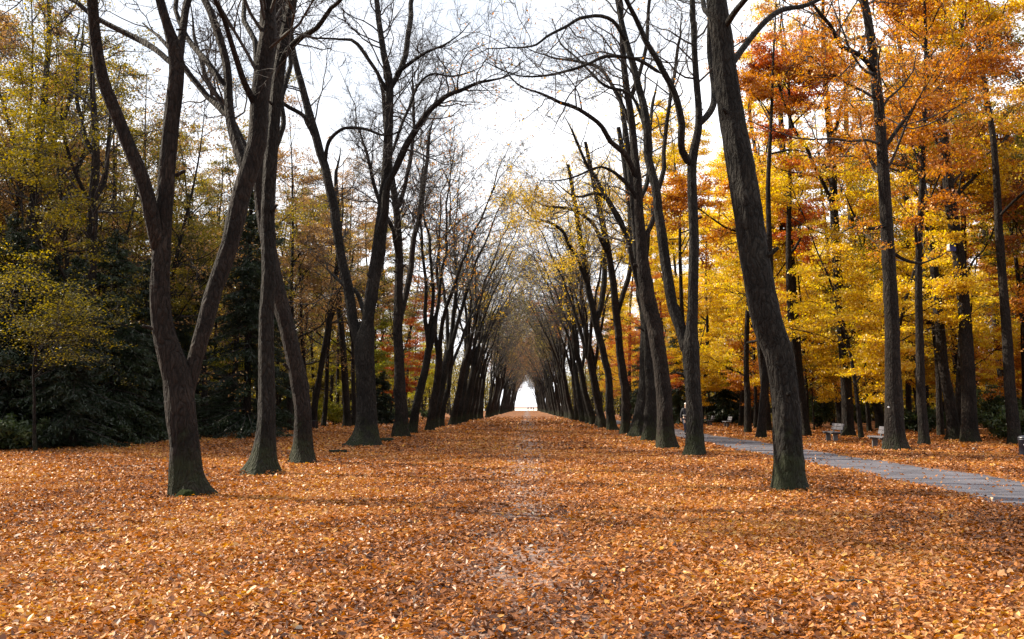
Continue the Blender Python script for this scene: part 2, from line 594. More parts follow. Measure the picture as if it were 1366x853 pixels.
# ------------------------------------------------------------------ ground
def ground_material():
    m, nt = new_mat('leaf_litter_ground')
    L = nt.links.new
    out = nd(nt, 'ShaderNodeOutputMaterial')
    b = nd(nt, 'ShaderNodeBsdfPrincipled')
    b.inputs['Roughness'].default_value = 0.85
    b.inputs['Specular IOR Level'].default_value = 0.25
    g = nd(nt, 'ShaderNodeNewGeometry')
    wob = nd(nt, 'ShaderNodeTexNoise')
    wob.inputs['Scale'].default_value = 9
    L(g.outputs['Position'], wob.inputs['Vector'])
    addv = nd(nt, 'ShaderNodeMix', data_type='RGBA', blend_type='ADD')
    addv.inputs[0].default_value = 0.09
    L(g.outputs['Position'], addv.inputs[6])
    L(wob.outputs['Color'], addv.inputs[7])
    vo = nd(nt, 'ShaderNodeTexVoronoi')
    vo.inputs['Scale'].default_value = 15
    L(addv.outputs[2], vo.inputs['Vector'])
    sep = nd(nt, 'ShaderNodeSeparateColor')
    L(vo.outputs['Color'], sep.inputs['Color'])
    r = ramp(nt, [(0.0, (0.03, 0.013, 0.008)), (0.2, (0.10, 0.034, 0.012)), (0.42, (0.20, 0.07, 0.017)), (0.62, (0.31, 0.115, 0.023)), (0.8, (0.29, 0.14, 0.06)), (1.0, (0.36, 0.20, 0.10))])
    L(sep.outputs['Red'], r.inputs['Fac'])
    # broad patches: fresher orange, older brown
    big = nd(nt, 'ShaderNodeTexNoise')
    big.inputs['Scale'].default_value = 0.35
    big.inputs['Detail'].default_value = 5
    L(g.outputs['Position'], big.inputs['Vector'])
    br = ramp(nt, [(0.35, (0.72, 0.66, 0.62)), (0.65, (1.1, 1.05, 0.95))])
    L(big.outputs['Fac'], br.inputs['Fac'])
    mul = nd(nt, 'ShaderNodeMix', data_type='RGBA', blend_type='MULTIPLY')
    mul.inputs[0].default_value = 1
    L(r.outputs['Color'], mul.inputs[6])
    L(br.outputs['Color'], mul.inputs[7])
    # the trodden grey strip along the middle of the avenue
    sx = nd(nt, 'ShaderNodeSeparateXYZ')
    L(g.outputs['Position'], sx.inputs['Vector'])
    ab = nd(nt, 'ShaderNodeMath', operation='ABSOLUTE')
    L(sx.outputs['X'], ab.inputs[0])
    pn = nd(nt, 'ShaderNodeTexNoise')
    pn.inputs['Scale'].default_value = 0.8
    pn.inputs['Detail'].default_value = 6
    L(g.outputs['Position'], pn.inputs['Vector'])
    mr = nd(nt, 'ShaderNodeMapRange')
    mr.inputs['From Min'].default_value = 0.15
    mr.inputs['From Max'].default_value = 1.8
    mr.inputs['To Min'].default_value = 0.72
    mr.inputs['To Max'].default_value = 0.0
    L(ab.outputs[0], mr.inputs['Value'])
    sb = nd(nt, 'ShaderNodeMath', operation='SUBTRACT')
    L(mr.outputs['Result'], sb.inputs[0])
    L(pn.outputs['Fac'], sb.inputs[1])
    mk = nd(nt, 'ShaderNodeMapRange')
    mk.inputs['From Min'].default_value = -0.08
    mk.inputs['From Max'].default_value = 0.14
    mk.inputs['To Max'].default_value = 0.6
    L(sb.outputs[0], mk.inputs['Value'])
    mix = nd(nt, 'ShaderNodeMix', data_type='RGBA')
    L(mk.outputs['Result'], mix.inputs[0])
    L(mul.outputs[2], mix.inputs[6])
    mix.inputs[7].default_value = (0.16, 0.135, 0.13, 1)
    L(mix.outputs[2], b.inputs['Base Color'])
    bp = nd(nt, 'ShaderNodeBump')
    bp.inputs['Strength'].default_value = 1.0
    bp.inputs['Distance'].default_value = 0.06
    L(sep.outputs['Green'], bp.inputs['Height'])
    L(bp.outputs['Normal'], b.inputs['Normal'])
    L(b.outputs['BSDF'], out.inputs['Surface'])
    return m


bm = bmesh.new()
for a, b in (((-2500, -60), (2500, 4500)),):
    vs = [bm.verts.new((x, y, 0)) for x, y in ((a[0], a[1]), (b[0], a[1]), (b[0], b[1]), (a[0], b[1]))]
    bm.faces.new(vs)
tag(put('ground', bm_mesh('ground', bm, [ground_material()])), kind='structure')


def path_material():
    m, nt = new_mat('path_gravel')
    L = nt.links.new
    out = nd(nt, 'ShaderNodeOutputMaterial')
    b = nd(nt, 'ShaderNodeBsdfPrincipled')
    b.inputs['Roughness'].default_value = 0.95
    b.inputs['Specular IOR Level'].default_value = 0.15
    g = nd(nt, 'ShaderNodeNewGeometry')
    n1 = nd(nt, 'ShaderNodeTexNoise')
    n1.inputs['Scale'].default_value = 1.2
    n1.inputs['Detail'].default_value = 5
    n2 = nd(nt, 'ShaderNodeTexVoronoi')
    n2.inputs['Scale'].default_value = 45
    L(g.outputs['Position'], n1.inputs['Vector'])
    L(g.outputs['Position'], n2.inputs['Vector'])
    r1 = ramp(nt, [(0.3, (0.06, 0.058, 0.070)), (0.7, (0.11, 0.106, 0.124))])
    L(n1.outputs['Fac'], r1.inputs['Fac'])
    sp = nd(nt, 'ShaderNodeSeparateColor')
    L(n2.outputs['Color'], sp.inputs['Color'])
    r2 = ramp(nt, [(0.0, (0.8, 0.8, 0.8)), (1.0, (1.15, 1.15, 1.15))])
    L(sp.outputs['Red'], r2.inputs['Fac'])
    mu = nd(nt, 'ShaderNodeMix', data_type='RGBA', blend_type='MULTIPLY')
    mu.inputs[0].default_value = 1
    L(r1.outputs['Color'], mu.inputs[6])
    L(r2.outputs['Color'], mu.inputs[7])
    L(mu.outputs[2], b.inputs['Base Color'])
    bp = nd(nt, 'ShaderNodeBump')
    bp.inputs['Strength'].default_value = 0.6
    bp.inputs['Distance'].default_value = 0.02
    L(sp.outputs['Green'], bp.inputs['Height'])
    L(bp.outputs['Normal'], b.inputs['Normal'])
    L(b.outputs['BSDF'], out.inputs['Surface'])
    return m


def path_edges(y):
    l = 7.85 + 0.12 * np.sin(y * 0.31) + 0.08 * np.sin(y * 1.3 + 1)
    r = 10.55 + 0.12 * np.sin(y * 0.27 + 2) + 0.08 * np.sin(y * 1.1)
    return l, r


ys = np.concatenate([np.arange(2, 90, 0.5), np.arange(90, 420, 4)])
l_, r_ = path_edges(ys)
l_ = l_ + rng.normal(0, 0.04, len(ys))
r_ = r_ + rng.normal(0, 0.04, len(ys))
g = Geo()
n = len(ys)
v = np.stack([np.stack([l_, ys, np.full(n, .005)], 1), np.stack([r_, ys, np.full(n, .005)], 1)], 1)
i = np.arange(n - 1) * 2
g.add(v.reshape(-1, 3), np.stack([i, i + 1, i + 3, i + 2], 1))
tag(put('path', g.mesh('path', [path_material()])), kind='structure')

bm = bmesh.new()
bm.faces.new([bm.verts.new(p) for p in ((-60, 428, .006), (60, 428, .006), (60, 900, .006), (-60, 900, .006))])
tag(put('gravel_square_ground', bm_mesh('gravel_square', bm, [PALE])), kind='structure')


def track(x, y):
    return np.exp(-(x / 1.0) ** 2)


FEET = [(*ground_at(x_, y_)[:2], .45) for x_, y_ in ((252, 660), (350, 633), (404, 618), (487, 595), (1053, 653), (927, 608), (889, 598), (1195, 600), (1293, 590))]


def litter():
    g = Geo()
    r = np.random.default_rng(5)
    for y0, y1, dens, size, near in ((4.6, 9, 1700, .047, True), (9, 14, 1150, .050, True), (14, 22, 600, .060, False), (22, 36, 260, .074, False), (36, 70, 70, .10, False), (70, 170, 11, .17, False)):
        A = (y1 - y0) * (2 * 0.62 * y1 + 3)
        N = int(A * dens)
        y = r.uniform(y0, y1, N)
        x = r.uniform(-1, 1, N) * (0.62 * y1 + 1.5)
        keep = np.abs(x) < 0.60 * y + 2.0
        l, q = path_edges(y)
        onp = (x > l + .05) & (x < q - .05)
        edge = np.minimum(np.abs(x - l), np.abs(x - q))
        keep &= ~onp | (r.uniform(0, 1, N) < 0.022 + 0.5 * np.exp(-edge / 0.12))
        patch = 0.5 + 0.5 * np.sin(y * 1.9 + np.sin(x * 2.1) * 1.3) * np.sin(y * 0.57 + x * 1.7 + 1)
        if y1 > 150:
            keep &= (r.uniform(70, 150, N) > y - 20) & (np.abs(x) < 22)
        keep &= r.uniform(0, 1, N) > track(x, y) * (.28 + .50 * patch)
        x, y = x[keep], y[keep]
        N = len(x)
        z = 0.008 + np.abs(r.normal(0, 0.017, N)) + .022 * (1 + np.sin(x * 3.1 + 1.4 * np.sin(y * 1.3)) * np.sin(y * 2.3 + x))
        for bx, by, br in FEET:
            q2 = np.hypot(x - bx, y - by)
            z += .10 * np.exp(-((q2 - br * .9) / .35) ** 2) * (.6 + .4 * np.sin(5 * np.arctan2(y - by, x - bx) + bx))
        c = np.stack([x, y, z], 1)
        tilt = r.normal(0, 0.5, (N, 2))
        nrm = unit(np.stack([tilt[:, 0], tilt[:, 1], np.ones(N)], 1))
        a = r.normal(0, 1, (N, 3))
        a = unit(a - (a * nrm).sum(1, keepdims=True) * nrm)
        b = np.cross(nrm, a)
        s = (size * np.clip(np.exp(r.normal(-.08, 0.34, N)), .35, 1.7))[:, None]
        k = r.uniform(0.45, 0.85, N)[:, None]
        curl = nrm * s * r.uniform(-0.12, 0.28, N)[:, None]
        clump = 0.47 + 0.20 * np.sin(x * .9 + y * .35 + 2 * np.sin(y * .21)) + .16 * np.sin(x * 2.7 - y * 1.9 + 2 * np.sin(x * 1.1)) + r.normal(0, .22, N)
        tint = np.stack([r.uniform(0, 1, N), np.clip(clump, 0, 1)], 1)
        low = np.minimum.reduce([(c + sgn * a * s * .5)[:, 2] for sgn in (-1, 1)])
        c[:, 2] += np.maximum(0, 0.006 - low)
        if near:
            tipc = nrm * s * r.uniform(-0.05, 0.25, N)[:, None]
            v = np.stack([c - a * s * .5 + tipc * .5, c - a * s * .18 + b * s * k * .46 + curl, c + a * s * .2 + b * s * k * .38 + curl, c + a * s * .55 + tipc,
                          c + a * s * .2 - b * s * k * .38 + curl, c - a * s * .18 - b * s * k * .46 + curl], 1)
            i = np.arange(N)[:, None] * 6
            f = np.concatenate([i + np.array([[0, 3, 2, 1]]), i + np.array([[0, 5, 4, 3]])])
            g.add(v.reshape(-1, 3), f, 0, np.repeat(tint, 6, 0))
        else:
            v = np.stack([c - a * s * .5, c + b * s * k * .5 + curl, c + a * s * .5, c - b * s * k * .5 + curl], 1)
            g.add(v.reshape(-1, 3), np.arange(N * 4).reshape(N, 4), 0, np.repeat(tint, 4, 0))
    tag(put('fallen_leaves', g.mesh('fallen_leaves', [LITTER], smooth=False)), 'carpet of fallen orange and brown leaves covering the avenue', 'fallen leaves', kind='stuff')


litter()


# ------------------------------------------------------------------ avenue trees, the near ones one by one
def px(pts, d, dy0=0.0, dy1=0.0):
    """(x, y, width) as seen in the photo at distance d -> world points with radius; dy drifts along the path"""
    n = len(pts)
    out = []
    for i, (x, y, wd) in enumerate(pts):
        Y = d + dy0 + (dy1 - dy0) * i / max(1, n - 1)
        out.append([*at(x, y, Y), wd * 0.44 * Y / F_PX])
    return np.array(out)


def extend(P, length, r, end=0.015, up=0.5, wob=0.12):
    """carries a path on past the top of the picture, thinning out"""
    p = [P[-1]]
    d = unit(P[-1, :3] - P[-2, :3])
    n = max(3, int(length / 1.2))
    for k in range(1, n + 1):
        d = unit(d + r.normal(0, wob, 3) + np.array([0, 0, up / n]))
        q = np.empty(4)
        q[:3] = p[-1][:3] + d * length / n
        q[3] = P[-1, 3] + (end - P[-1, 3]) * k / n
        p.append(q)
    return np.concatenate([P, np.array(p[1:])])


def fine_wood(g, par, r, density=1.0, base_t=0.3, leafn=0, leafmat=1, leafsize=.1, lens=(1.6, 3.6), pull=(0, 0)):
    P1, R1 = sprout(par, 1.9 * density, (base_t, 1.0), (35, 80), lens, 0.42, 8, 0.26, 0.10, r, 0.014, pull, maxr=.038)
    if not len(P1):
        return
    tubes(g, P1, R1, 5)
    P2, R2 = sprout(aslist(P1, R1), 3.2 * density, (0.2, 1.0), (30, 75), (0.9, 2.0), 0.5, 6, 0.28, 0.06, r, 0.009)
    tubes(g, P2, R2, 3)
    P3, R3 = sprout(aslist(P2, R2), 5.0 * density, (0.15, 1.0), (25, 70), (0.5, 1.3), 0.6, 4, 0.28, 0.05, r, 0.0068)
    tubes(g, P3, R3, 3)
    if leafn:
        c, tn = on_twigs(P3, leafn, (.12, .12, .1), r)
        leaves(g, c, leafsize, 0.3, leafmat, r, tn)


def hero(name, label, d, trunk, limbs, seed, bark=BARK, flare=0.5, ext=7.0, leafn=0, leafmat=LEAF_TAN, sides=44, tw=1.05, trunk_t=0.45, group='old avenue trees'):
    """trunk and limbs traced in the photo; limbs = [(points, depth drift at the tip)]"""
    r = np.random.default_rng(seed)
    T = px(trunk, d)
    base = np.array([T[0, 0], d, 0.0])
    T[0, 2] = -0.06
    if T[-1, 2] > 6 and ext and trunk[-1][1] <= 5:
        T = extend(T, ext, r)
    T[:, :3] -= base
    TS = kink(spline(T, 0.16), .02, 1.1, r)
    root = empty(name, base, label, 'tree', group)
    g = Geo()
    stem(g, TS, sides, flare, 0.07, r=r)
    for _ in range(4):                                                # broken stubs of lost branches
        q = TS[r.integers(int(len(TS) * .12), int(len(TS) * .6))]
        a = r.uniform(0, 6.28)
        dv = np.array([math.cos(a), math.sin(a), r.uniform(.2, .8)])
        t_ = np.array([.5, 1.0, 1.06, 1.07])[:, None] * (q[3] + r.uniform(.05, .22))
        tubes(g, (q[:3] + dv * t_)[None], np.array([[.30, .22, .16, .01]]) * q[3] * r.uniform(.6, 1), 9)
    put('trunk', g.mesh('trunk', [bark]), root)
    par = [TS[int(len(TS) * trunk_t):]] if trunk_t < 1 else []
    for pts, drift in limbs:
        d0, d1 = drift if isinstance(drift, tuple) else (0, drift)
        Lm = px(pts, d, d0, d1)
        if pts[-1][1] <= 5:
            Lm = extend(Lm, ext, r)
        elif pts[-1][2] > 2.5:
            Lm = extend(Lm, 1.5, r)
        Lm[:, :3] -= base
        LS = kink(spline(Lm, 0.2), .055 if pts[0][2] < 13 else .018, .8, r)
        g = Geo()
        stem(g, LS, 12 if pts[0][2] > 12 else 8, 0, 0.06, r=r)
        put('limb', g.mesh('limb', [bark]), root)
        par.append(LS[max(1, int(len(LS) * .30)):])
    g = Geo()
    fine_wood(g, par, r, tw, 0.15, leafn, 1, .085)
    put('crown', g.mesh('crown', [TWIG, leafmat]), root)
    return root


hero('avenue_tree', 'forked reddish-brown avenue tree nearest the camera on the left, moss mound at its foot', 17.9,
     [(252, 664, 54), (247, 640, 46), (244, 595, 41), (238, 550, 41), (233, 506, 41), (220, 455, 33), (215, 400, 29), (218, 302, 25), (228, 171, 23), (235, 90, 22), (224, 40, 15), (213, 0, 13)],
     [([(246, 545, 20), (258, 490, 24), (276, 418, 27), (297, 353, 28), (318, 280, 30), (338, 205, 31), (350, 120, 29), (356, 50, 27), (357, 0, 24)], 1.2),
      ([(214, 345, 20), (204, 300, 23), (191, 242, 22), (161, 166, 20), (136, 106, 19), (126, 50, 18), (122, 0, 17)], -1.0),
      ([(232, 88, 10), (205, 68, 9), (186, 55, 9), (141, 30, 8), (96, 0, 7)], 1.5),
      ([(238, 85, 14), (244, 45, 12), (252, 0, 11)], 0.8),
      ([(330, 235, 18), (318, 200, 17), (304, 150, 15), (302, 88, 13), (285, 25, 12), (275, 0, 11)], (.65, 2.2)),
      ([(306, 158, 12), (284, 130, 10), (247, 95, 9), (225, 70, 7)], (1.25, 2.2)),
      ([(302, 118, 10), (272, 82, 9), (250, 49, 8), (238, 2, 7)], (1.4, 2.8)),
      ([(345, 150, 12), (322, 95, 10), (300, 40, 8), (288, 2, 7)], (.85, -.8))], 1, tw=1.5, trunk_t=.62)
hero('avenue_tree', 'straight dark mossy avenue tree with flared foot, second from the camera on the left', 23.6,
     [(349, 636, 54), (351, 615, 37), (353, 590, 29), (354, 557, 25), (355, 480, 23), (357, 400, 22), (357, 300, 20), (359, 230, 20), (364, 170, 19), (372, 90, 18), (384, 20, 16), (388, 0, 15)],
     [([(370, 95, 10), (382, 65, 10), (400, 45, 9), (420, 35, 8), (440, 10, 7), (452, 2, 6)], -1.5),
      ([(360, 215, 9), (372, 175, 9), (380, 120, 8), (384, 60, 7), (380, 2, 6)], 1.4),
      ([(366, 150, 10), (350, 90, 9), (335, 40, 8), (322, 2, 7)], 2.0)], 2, bark=BARK_GREY, flare=0.4, tw=1.5, trunk_t=.62)
hero('avenue_tree', 'bowed avenue tree curving left behind the straight mossy one', 28.3,
     [(404, 621, 42), (404, 600, 30), (403, 550, 26), (400, 506, 26), (388, 453, 25), (374, 400, 24), (361, 345, 22), (350, 285, 20), (346, 220, 18), (352, 140, 17), (364, 60, 15), (372, 0, 13)],
     [([(350, 270, 10), (330, 215, 9), (312, 165, 8), (280, 110, 7), (262, 60, 6)], 2.0),
      ([(356, 110, 9), (372, 60, 8), (380, 2, 7)], 2.0)], 3, flare=0.35, tw=1.5, trunk_t=.62)
hero('avenue_tree', 'wide V-forked grey avenue tree with a long limb arching right against the sky', 40.8,
     [(487, 598, 48), (488, 585, 38), (489, 558, 30), (488, 505, 28), (486, 460, 30), (490, 428, 20), (499, 370, 20), (506, 320, 20), (515, 240, 16), (519, 170, 14), (519, 110, 12), (507, 40, 9), (503, 0, 8)],
     [([(482, 475, 17), (474, 440, 16), (466, 400, 15), (457, 353, 14), (446, 282, 14), (431, 217, 13), (411, 146, 12), (392, 75, 10), (383, 0, 9)], 1.5),
      ([(503, 335, 12), (512, 280, 12), (527, 227, 11), (552, 176, 10), (577, 146, 9), (605, 121, 7), (653, 108, 4)], -2.0),
      ([(519, 120, 10), (532, 96, 9), (545, 50, 8), (552, 0, 7)], 1.0),
      ([(433, 222, 6), (438, 190, 6), (461, 171, 5), (485, 172, 5), (506, 181, 4)], (.95, -.5)),
      ([(420, 185, 8), (405, 155, 7), (381, 140, 6), (365, 120, 4)], (1.0, 0.2)),
      ([(517, 125, 7), (500, 95, 6), (478, 60, 6), (455, 55, 4), (420, 52, 3)], -1.0),
      ([(490, 430, 9), (476, 392, 7), (462, 385, 6), (448, 370, 4)], 2.0),
      ([(526, 100, 7), (560, 75, 5), (590, 60, 3)], (.2, -2.0)),
      ([(515, 240, 6), (535, 170, 5), (565, 110, 4), (610, 100, 3)], 2.0)], 4, bark=BARK_GREY, flare=0.45, tw=1.15)
hero('avenue_tree', 'knobbly avenue tree with a pale scar, just right of the V-forked grey one', 53,
     [(534, 585, 26), (534, 570, 22), (536, 555, 19), (533, 520, 17), (532, 470, 15), (531, 430, 14), (533, 350, 13), (530, 290, 11), (522, 230, 9), (514, 170, 7), (510, 110, 6)],
     [([(532, 440, 9), (544, 380, 9), (552, 320, 8), (566, 250, 7), (572, 190, 5)], 2.0),
      ([(533, 350, 8), (520, 300, 7), (500, 250, 6), (488, 200, 4)], -2.0),
      ([(531, 280, 7), (545, 230, 6), (552, 170, 5), (550, 120, 4)], 1.0)], 5, flare=0.25, tw=1.7)

hero('avenue_tree', 'thick single-stemmed avenue tree leaning left, nearest on the right and mossy at its foot', 19.3,
     [(1053, 656, 54), (1052, 640, 47), (1051, 600, 43), (1045, 520, 41), (1036, 470, 42), (1022, 420, 44), (1001, 302, 42), (976, 151, 36), (964, 50, 31), (956, 0, 29)],
     [([(972, 92, 11), (985, 72, 10), (1010, 40, 9), (1040, 14, 8), (1086, 4, 6)], 1.5),
      ([(966, 40, 11), (978, 20, 10), (995, 0, 9)], -1.0),
      ([(962, 40, 10), (948, 15, 9), (940, 0, 8)], 1.0)], 6, flare=0.22, bark=BARK_GREY, tw=0.8, trunk_t=0.7)
hero('avenue_tree', 'two-limbed avenue tree with green mossy foot where the person walks behind', 32.7,
     [(927, 611, 34), (927, 595, 28), (927, 560, 25), (924, 510, 24), (921, 464, 25), (922, 428, 17), (925, 328, 15), (923, 225, 14), (932, 165, 11), (928, 91, 9), (925, 0, 8)],
     [([(917, 475, 17), (908, 440, 17), (897, 403, 16), (884, 328, 15), (877, 262, 13), (867, 212, 12), (859, 146, 11), (844, 86, 10), (831, 35, 9), (824, 0, 8)], 1.5),
      ([(921, 222, 11), (912, 192, 11), (902, 136, 10), (882, 91, 9), (852, 30, 8), (834, 0, 7)], -2.0),
      ([(926, 172, 9), (945, 150, 10), (952, 125, 9), (945, 70, 8), (948, 0, 7)], 1.5),
      ([(884, 100, 6), (850, 80, 6), (811, 76, 6), (790, 84, 5), (766, 91, 5), (735, 102, 4), (705, 103, 3)], (-1.2, -2.5)),
      ([(838, 60, 7), (811, 25, 6), (781, 20, 6), (751, 35, 5), (725, 50, 4), (700, 60, 3)], (1.25, -1)),
      ([(866, 205, 6), (845, 130, 5), (800, 110, 4), (760, 70, 3)], (.85, 2.0))], 7, bark=BARK_GREY, flare=0.25, leafn=500, leafmat=LEAF_ORANGE)
hero('avenue_tree', 'dark reddish avenue tree leaning left with a bright stripped edge, third on the right', 38.6,
     [(890, 600, 34), (889, 580, 28), (888, 548, 25), (882, 492, 24), (873, 440, 24), (864, 393, 24), (855, 320, 17), (849, 227, 13), (842, 160, 11), (834, 100, 10), (828, 30, 8), (826, 0, 7)],
     [([(849, 240, 9), (836, 212, 9), (815, 190, 8), (796, 166, 7), (761, 141, 6), (735, 130, 5), (705, 121, 3)], -2.0),
      ([(856, 330, 8), (880, 262, 8), (888, 190, 7), (895, 120, 6), (905, 60, 5)], 2.0),
      ([(843, 170, 7), (815, 110, 6), (790, 85, 5), (740, 80, 3)], 2.0),
      ([(852, 270, 7), (830, 240, 6), (800, 225, 4), (770, 235, 3)], -1.0),
      ([(840, 135, 7), (858, 80, 6), (868, 2, 5)], 1.0)], 8, flare=0.2, leafn=700, leafmat=LEAF_TAN)
hero('avenue_tree', 'mossy avenue tree half hidden behind the dark reddish leaning one', 46.5,
     [(868, 590, 26), (868, 575, 21), (869, 540, 18), (868, 490, 17), (864, 430, 16), (852, 350, 14), (846, 280, 11), (838, 200, 9), (826, 120, 6)],
     [([(862, 420, 9), (845, 350, 8), (830, 300, 7), (800, 260, 5), (775, 262, 4)], -2.0), ([(848, 290, 8), (866, 220, 7), (872, 140, 5)], 1.5)],
     9, bark=BARK_GREY, flare=0.25, leafn=700, leafmat=LEAF_YELLOW)
hero('avenue_tree', 'avenue tree with a wedge-shaped foot leaning right, fifth on the right', 53,
     [(851, 585, 30), (853, 570, 25), (856, 545, 19), (860, 505, 15), (861, 436, 13), (856, 380, 12), (846, 320, 10), (836, 240, 8), (826, 170, 6)],
     [([(859, 420, 8), (842, 340, 7), (822, 280, 6), (790, 230, 5), (770, 190, 4)], -2.0), ([(855, 370, 8), (868, 300, 7), (872, 230, 5)], 2)],
     10, bark=BARK_GREY, flare=0.3, leafn=900, leafmat=LEAF_YELLOW)
hero('avenue_tree', 'slim knotty avenue tree forking at head height of its neighbours, sixth on the right', 58,
     [(834, 583, 18), (834, 570, 14), (834, 530, 12), (831, 500, 12), (827, 470, 11), (822, 420, 11), (817, 370, 10), (806, 310, 9), (793, 250, 7), (780, 190, 5)],
     [([(822, 425, 8), (836, 380, 8), (842, 320, 7), (840, 250, 5)], 1.5), ([(812, 340, 7), (790, 300, 6), (765, 280, 5), (735, 275, 3)], -2)],
     12, flare=0.25, leafn=13000, leafmat=LEAF_YELLOW, tw=1.3)
hero('avenue_tree', 'smooth grey avenue tree sweeping up to the left, seventh on the right', 67,
     [(818, 577, 20), (816, 565, 15), (813, 530, 12), (811, 500, 11), (805, 470, 11), (797, 440, 11), (788, 400, 10), (778, 340, 9), (768, 280, 7), (758, 220, 5)],
     [([(797, 440, 8), (805, 390, 8), (806, 330, 7), (800, 260, 5)], 1.5), ([(784, 380, 7), (762, 330, 6), (742, 300, 5), (712, 290, 3)], -2)],
     13, bark=BARK_GREY, flare=0.25, leafn=8000, leafmat=LEAF_YELLOW, tw=1.3)


# ------------------------------------------------------------------ the rest of the avenue
def avenue_variant(seed, H=20.0, lean=0.10, r0=0.30, leafn=0, reach=5.6):
    """a trunk that forks into rising limbs; +x is towards the middle of the avenue"""
    r = np.random.default_rng(seed)
    hf = r.uniform(3.6, 6.5)
    ln = lean * r.uniform(0.5, 1.5)
    p = [[0, 0, -0.06, r0 * 1.1], [ln * .6, r.normal(0, .05), .6, r0 * .95]]
    for z in np.arange(1.8, hf + 0.1, 1.2):
        p.append([ln * z * 1.6 + r.normal(0, .06), r.normal(0, .08), z, r0 * (0.95 - 0.22 * z / hf)])
    T = np.array(p)
    top = T[-1].copy()
    tops = []
    nl = r.integers(2, 4)
    a0 = r.uniform(0, 6.28)
    for k in range(nl):
        a = a0 + k * 2 * PI / nl + r.normal(0, .3)
        hh = H * r.uniform(0.82, 1.05) - hf
        out = r.uniform(0.12, 0.34) if k else 0.08
        q = [[top[0], top[1], top[2] - .5, top[3] * .72]]
        x, y = top[0], top[1]
        dx, dy = math.cos(a) * out + ln * 0.9, math.sin(a) * out
        m = 8
        for i in range(1, m + 1):
            dx += r.normal(0, .08) + 0.025
            dy += r.normal(0, .07)
            x += dx * hh / m
            y += dy * hh / m
            q.append([x, y, top[2] + hh * i / m, top[3] * .72 * (1 - 0.9 * (i / m) ** 0.8)])
        tops.append(np.array(q))
    # low side limbs that reach over the avenue
    for k in range(r.integers(4, 6)):
        par = tops[r.integers(0, nl)]
        b = par[r.integers(3, 8)]
        q = [[*b[:3], max(b[3] * .55, .035)]]
        d = unit(np.array([r.uniform(.35, 1), r.uniform(-.5, .5), r.uniform(.35, .9)]))
        if k in (2, 4):
            d[0] *= -1
        n = 6
        Ls = reach * r.uniform(.8, 1.3)
        pos = b[:3].copy()
        for i in range(1, n + 1):
            d = unit(d + r.normal(0, .22, 3) + np.array([0, 0, .03]))
            pos = pos + d * Ls / n
            q.append([*pos, max(b[3] * .55, .035) * (1 - .8 * i / n)])
        tops.append(np.array(q))
    g1 = Geo()
    stem(g1, spline(T, .3), 14, .4, .06, r=r)
    limbs = []
    par = []
    for q in tops:
        sp_ = kink(spline(q, .4), .09, 1.0, r)
        gl = Geo()
        stem(gl, sp_, 8, 0, .05, r=r)
        limbs.append(gl)
        par.append(sp_[2:])
    gc = Geo()
    fine_wood(gc, par, r, 1.0, 0.2, int(leafn * .65), 1, .13, (1.6, 4.2), (.04, 0))
    # far copies: trunk and limbs in one mesh
    gf = Geo()
    for gg in [g1] + limbs:
        for v_, f_ in zip(gg.v, gg.f):
            gf.add(v_, f_)
    return dict(trunk=g1.mesh('avenue_trunk', [BARK_GREY]), limbs=[l.mesh('avenue_limb', [BARK_GREY]) for l in limbs],
                crown=gc.mesh('avenue_crown', [TWIG, LEAF_OLIVE]), far=gf.mesh('avenue_trunk_and_limbs', [BARK_GREY]))


AV = [avenue_variant(100 + k, H=r_h, leafn=lf) for k, (r_h, lf) in enumerate(((20.5, 900), (19.5, 1600), (21.5, 900), (19, 6000), (21, 8000), (20, 3000), (20.5, 10000)))]


def place_avenue(x, y, side, v, label, leaf, far):
    e = empty('avenue_tree', (x, y, 0), label, 'tree', 'trees along the far ' + ('left' if side < 0 else 'right') + ' row of the avenue',
              (0 if side < 0 else PI) + rng.normal(0, .35), rng.uniform(.92, 1.08))
    V = AV[v]
    bark = (BARK, BARK_GREY)[rng.integers(0, 2)]
    if far:
        t = put('trunk', V['far'], e)
    else:
        t = put('trunk', V['trunk'], e)
        for l in V['limbs']:
            recolour(put('limb', l, e), 0, bark)
    recolour(t, 0, bark)
    c = put('crown', V['crown'], e)
    recolour(c, 1, leaf)


def row(side, y0, xc, first_labels):
    y, k = y0, 0
    while y < 424:
        x = side * (xc - 1.2 * y / 424) + rng.normal(0, .2)
        if k < len(first_labels):
            lab = first_labels[k]
        else:
            lab = ('avenue tree crowded into the far part of the left row towards the bright gap' if side < 0 else
                   'avenue tree crowded into the far part of the right row towards the bright gap')
        far = y > 130
        pal = [LEAF_OLIVE, LEAF_TAN, LEAF_YELLOW, LEAF_OLIVE, LEAF_ORANGE] if y < 100 else [LEAF_OLIVE, LEAF_TAN, LEAF_OLIVE, LEAF_RUST, LEAF_TAN]
        v = rng.integers(0, 7) if y > 95 else (rng.choice([0, 2, 1, 5]) if side < 0 else rng.choice([0, 1, 3, 5]))
        place_avenue(x, y, side, v, lab, pal[rng.integers(0, 5)], far)
        y += rng.uniform(5.6, 7.4)
        k += 1


row(-1, 59.5, 6.9, ['slender avenue tree right beside the knobbly scarred one in the left row', 'avenue tree of the left row, second beyond the knobbly scarred one'])
row(1, 75, 6.0, ['avenue tree of the right row next beyond the smooth grey sweeping one'])


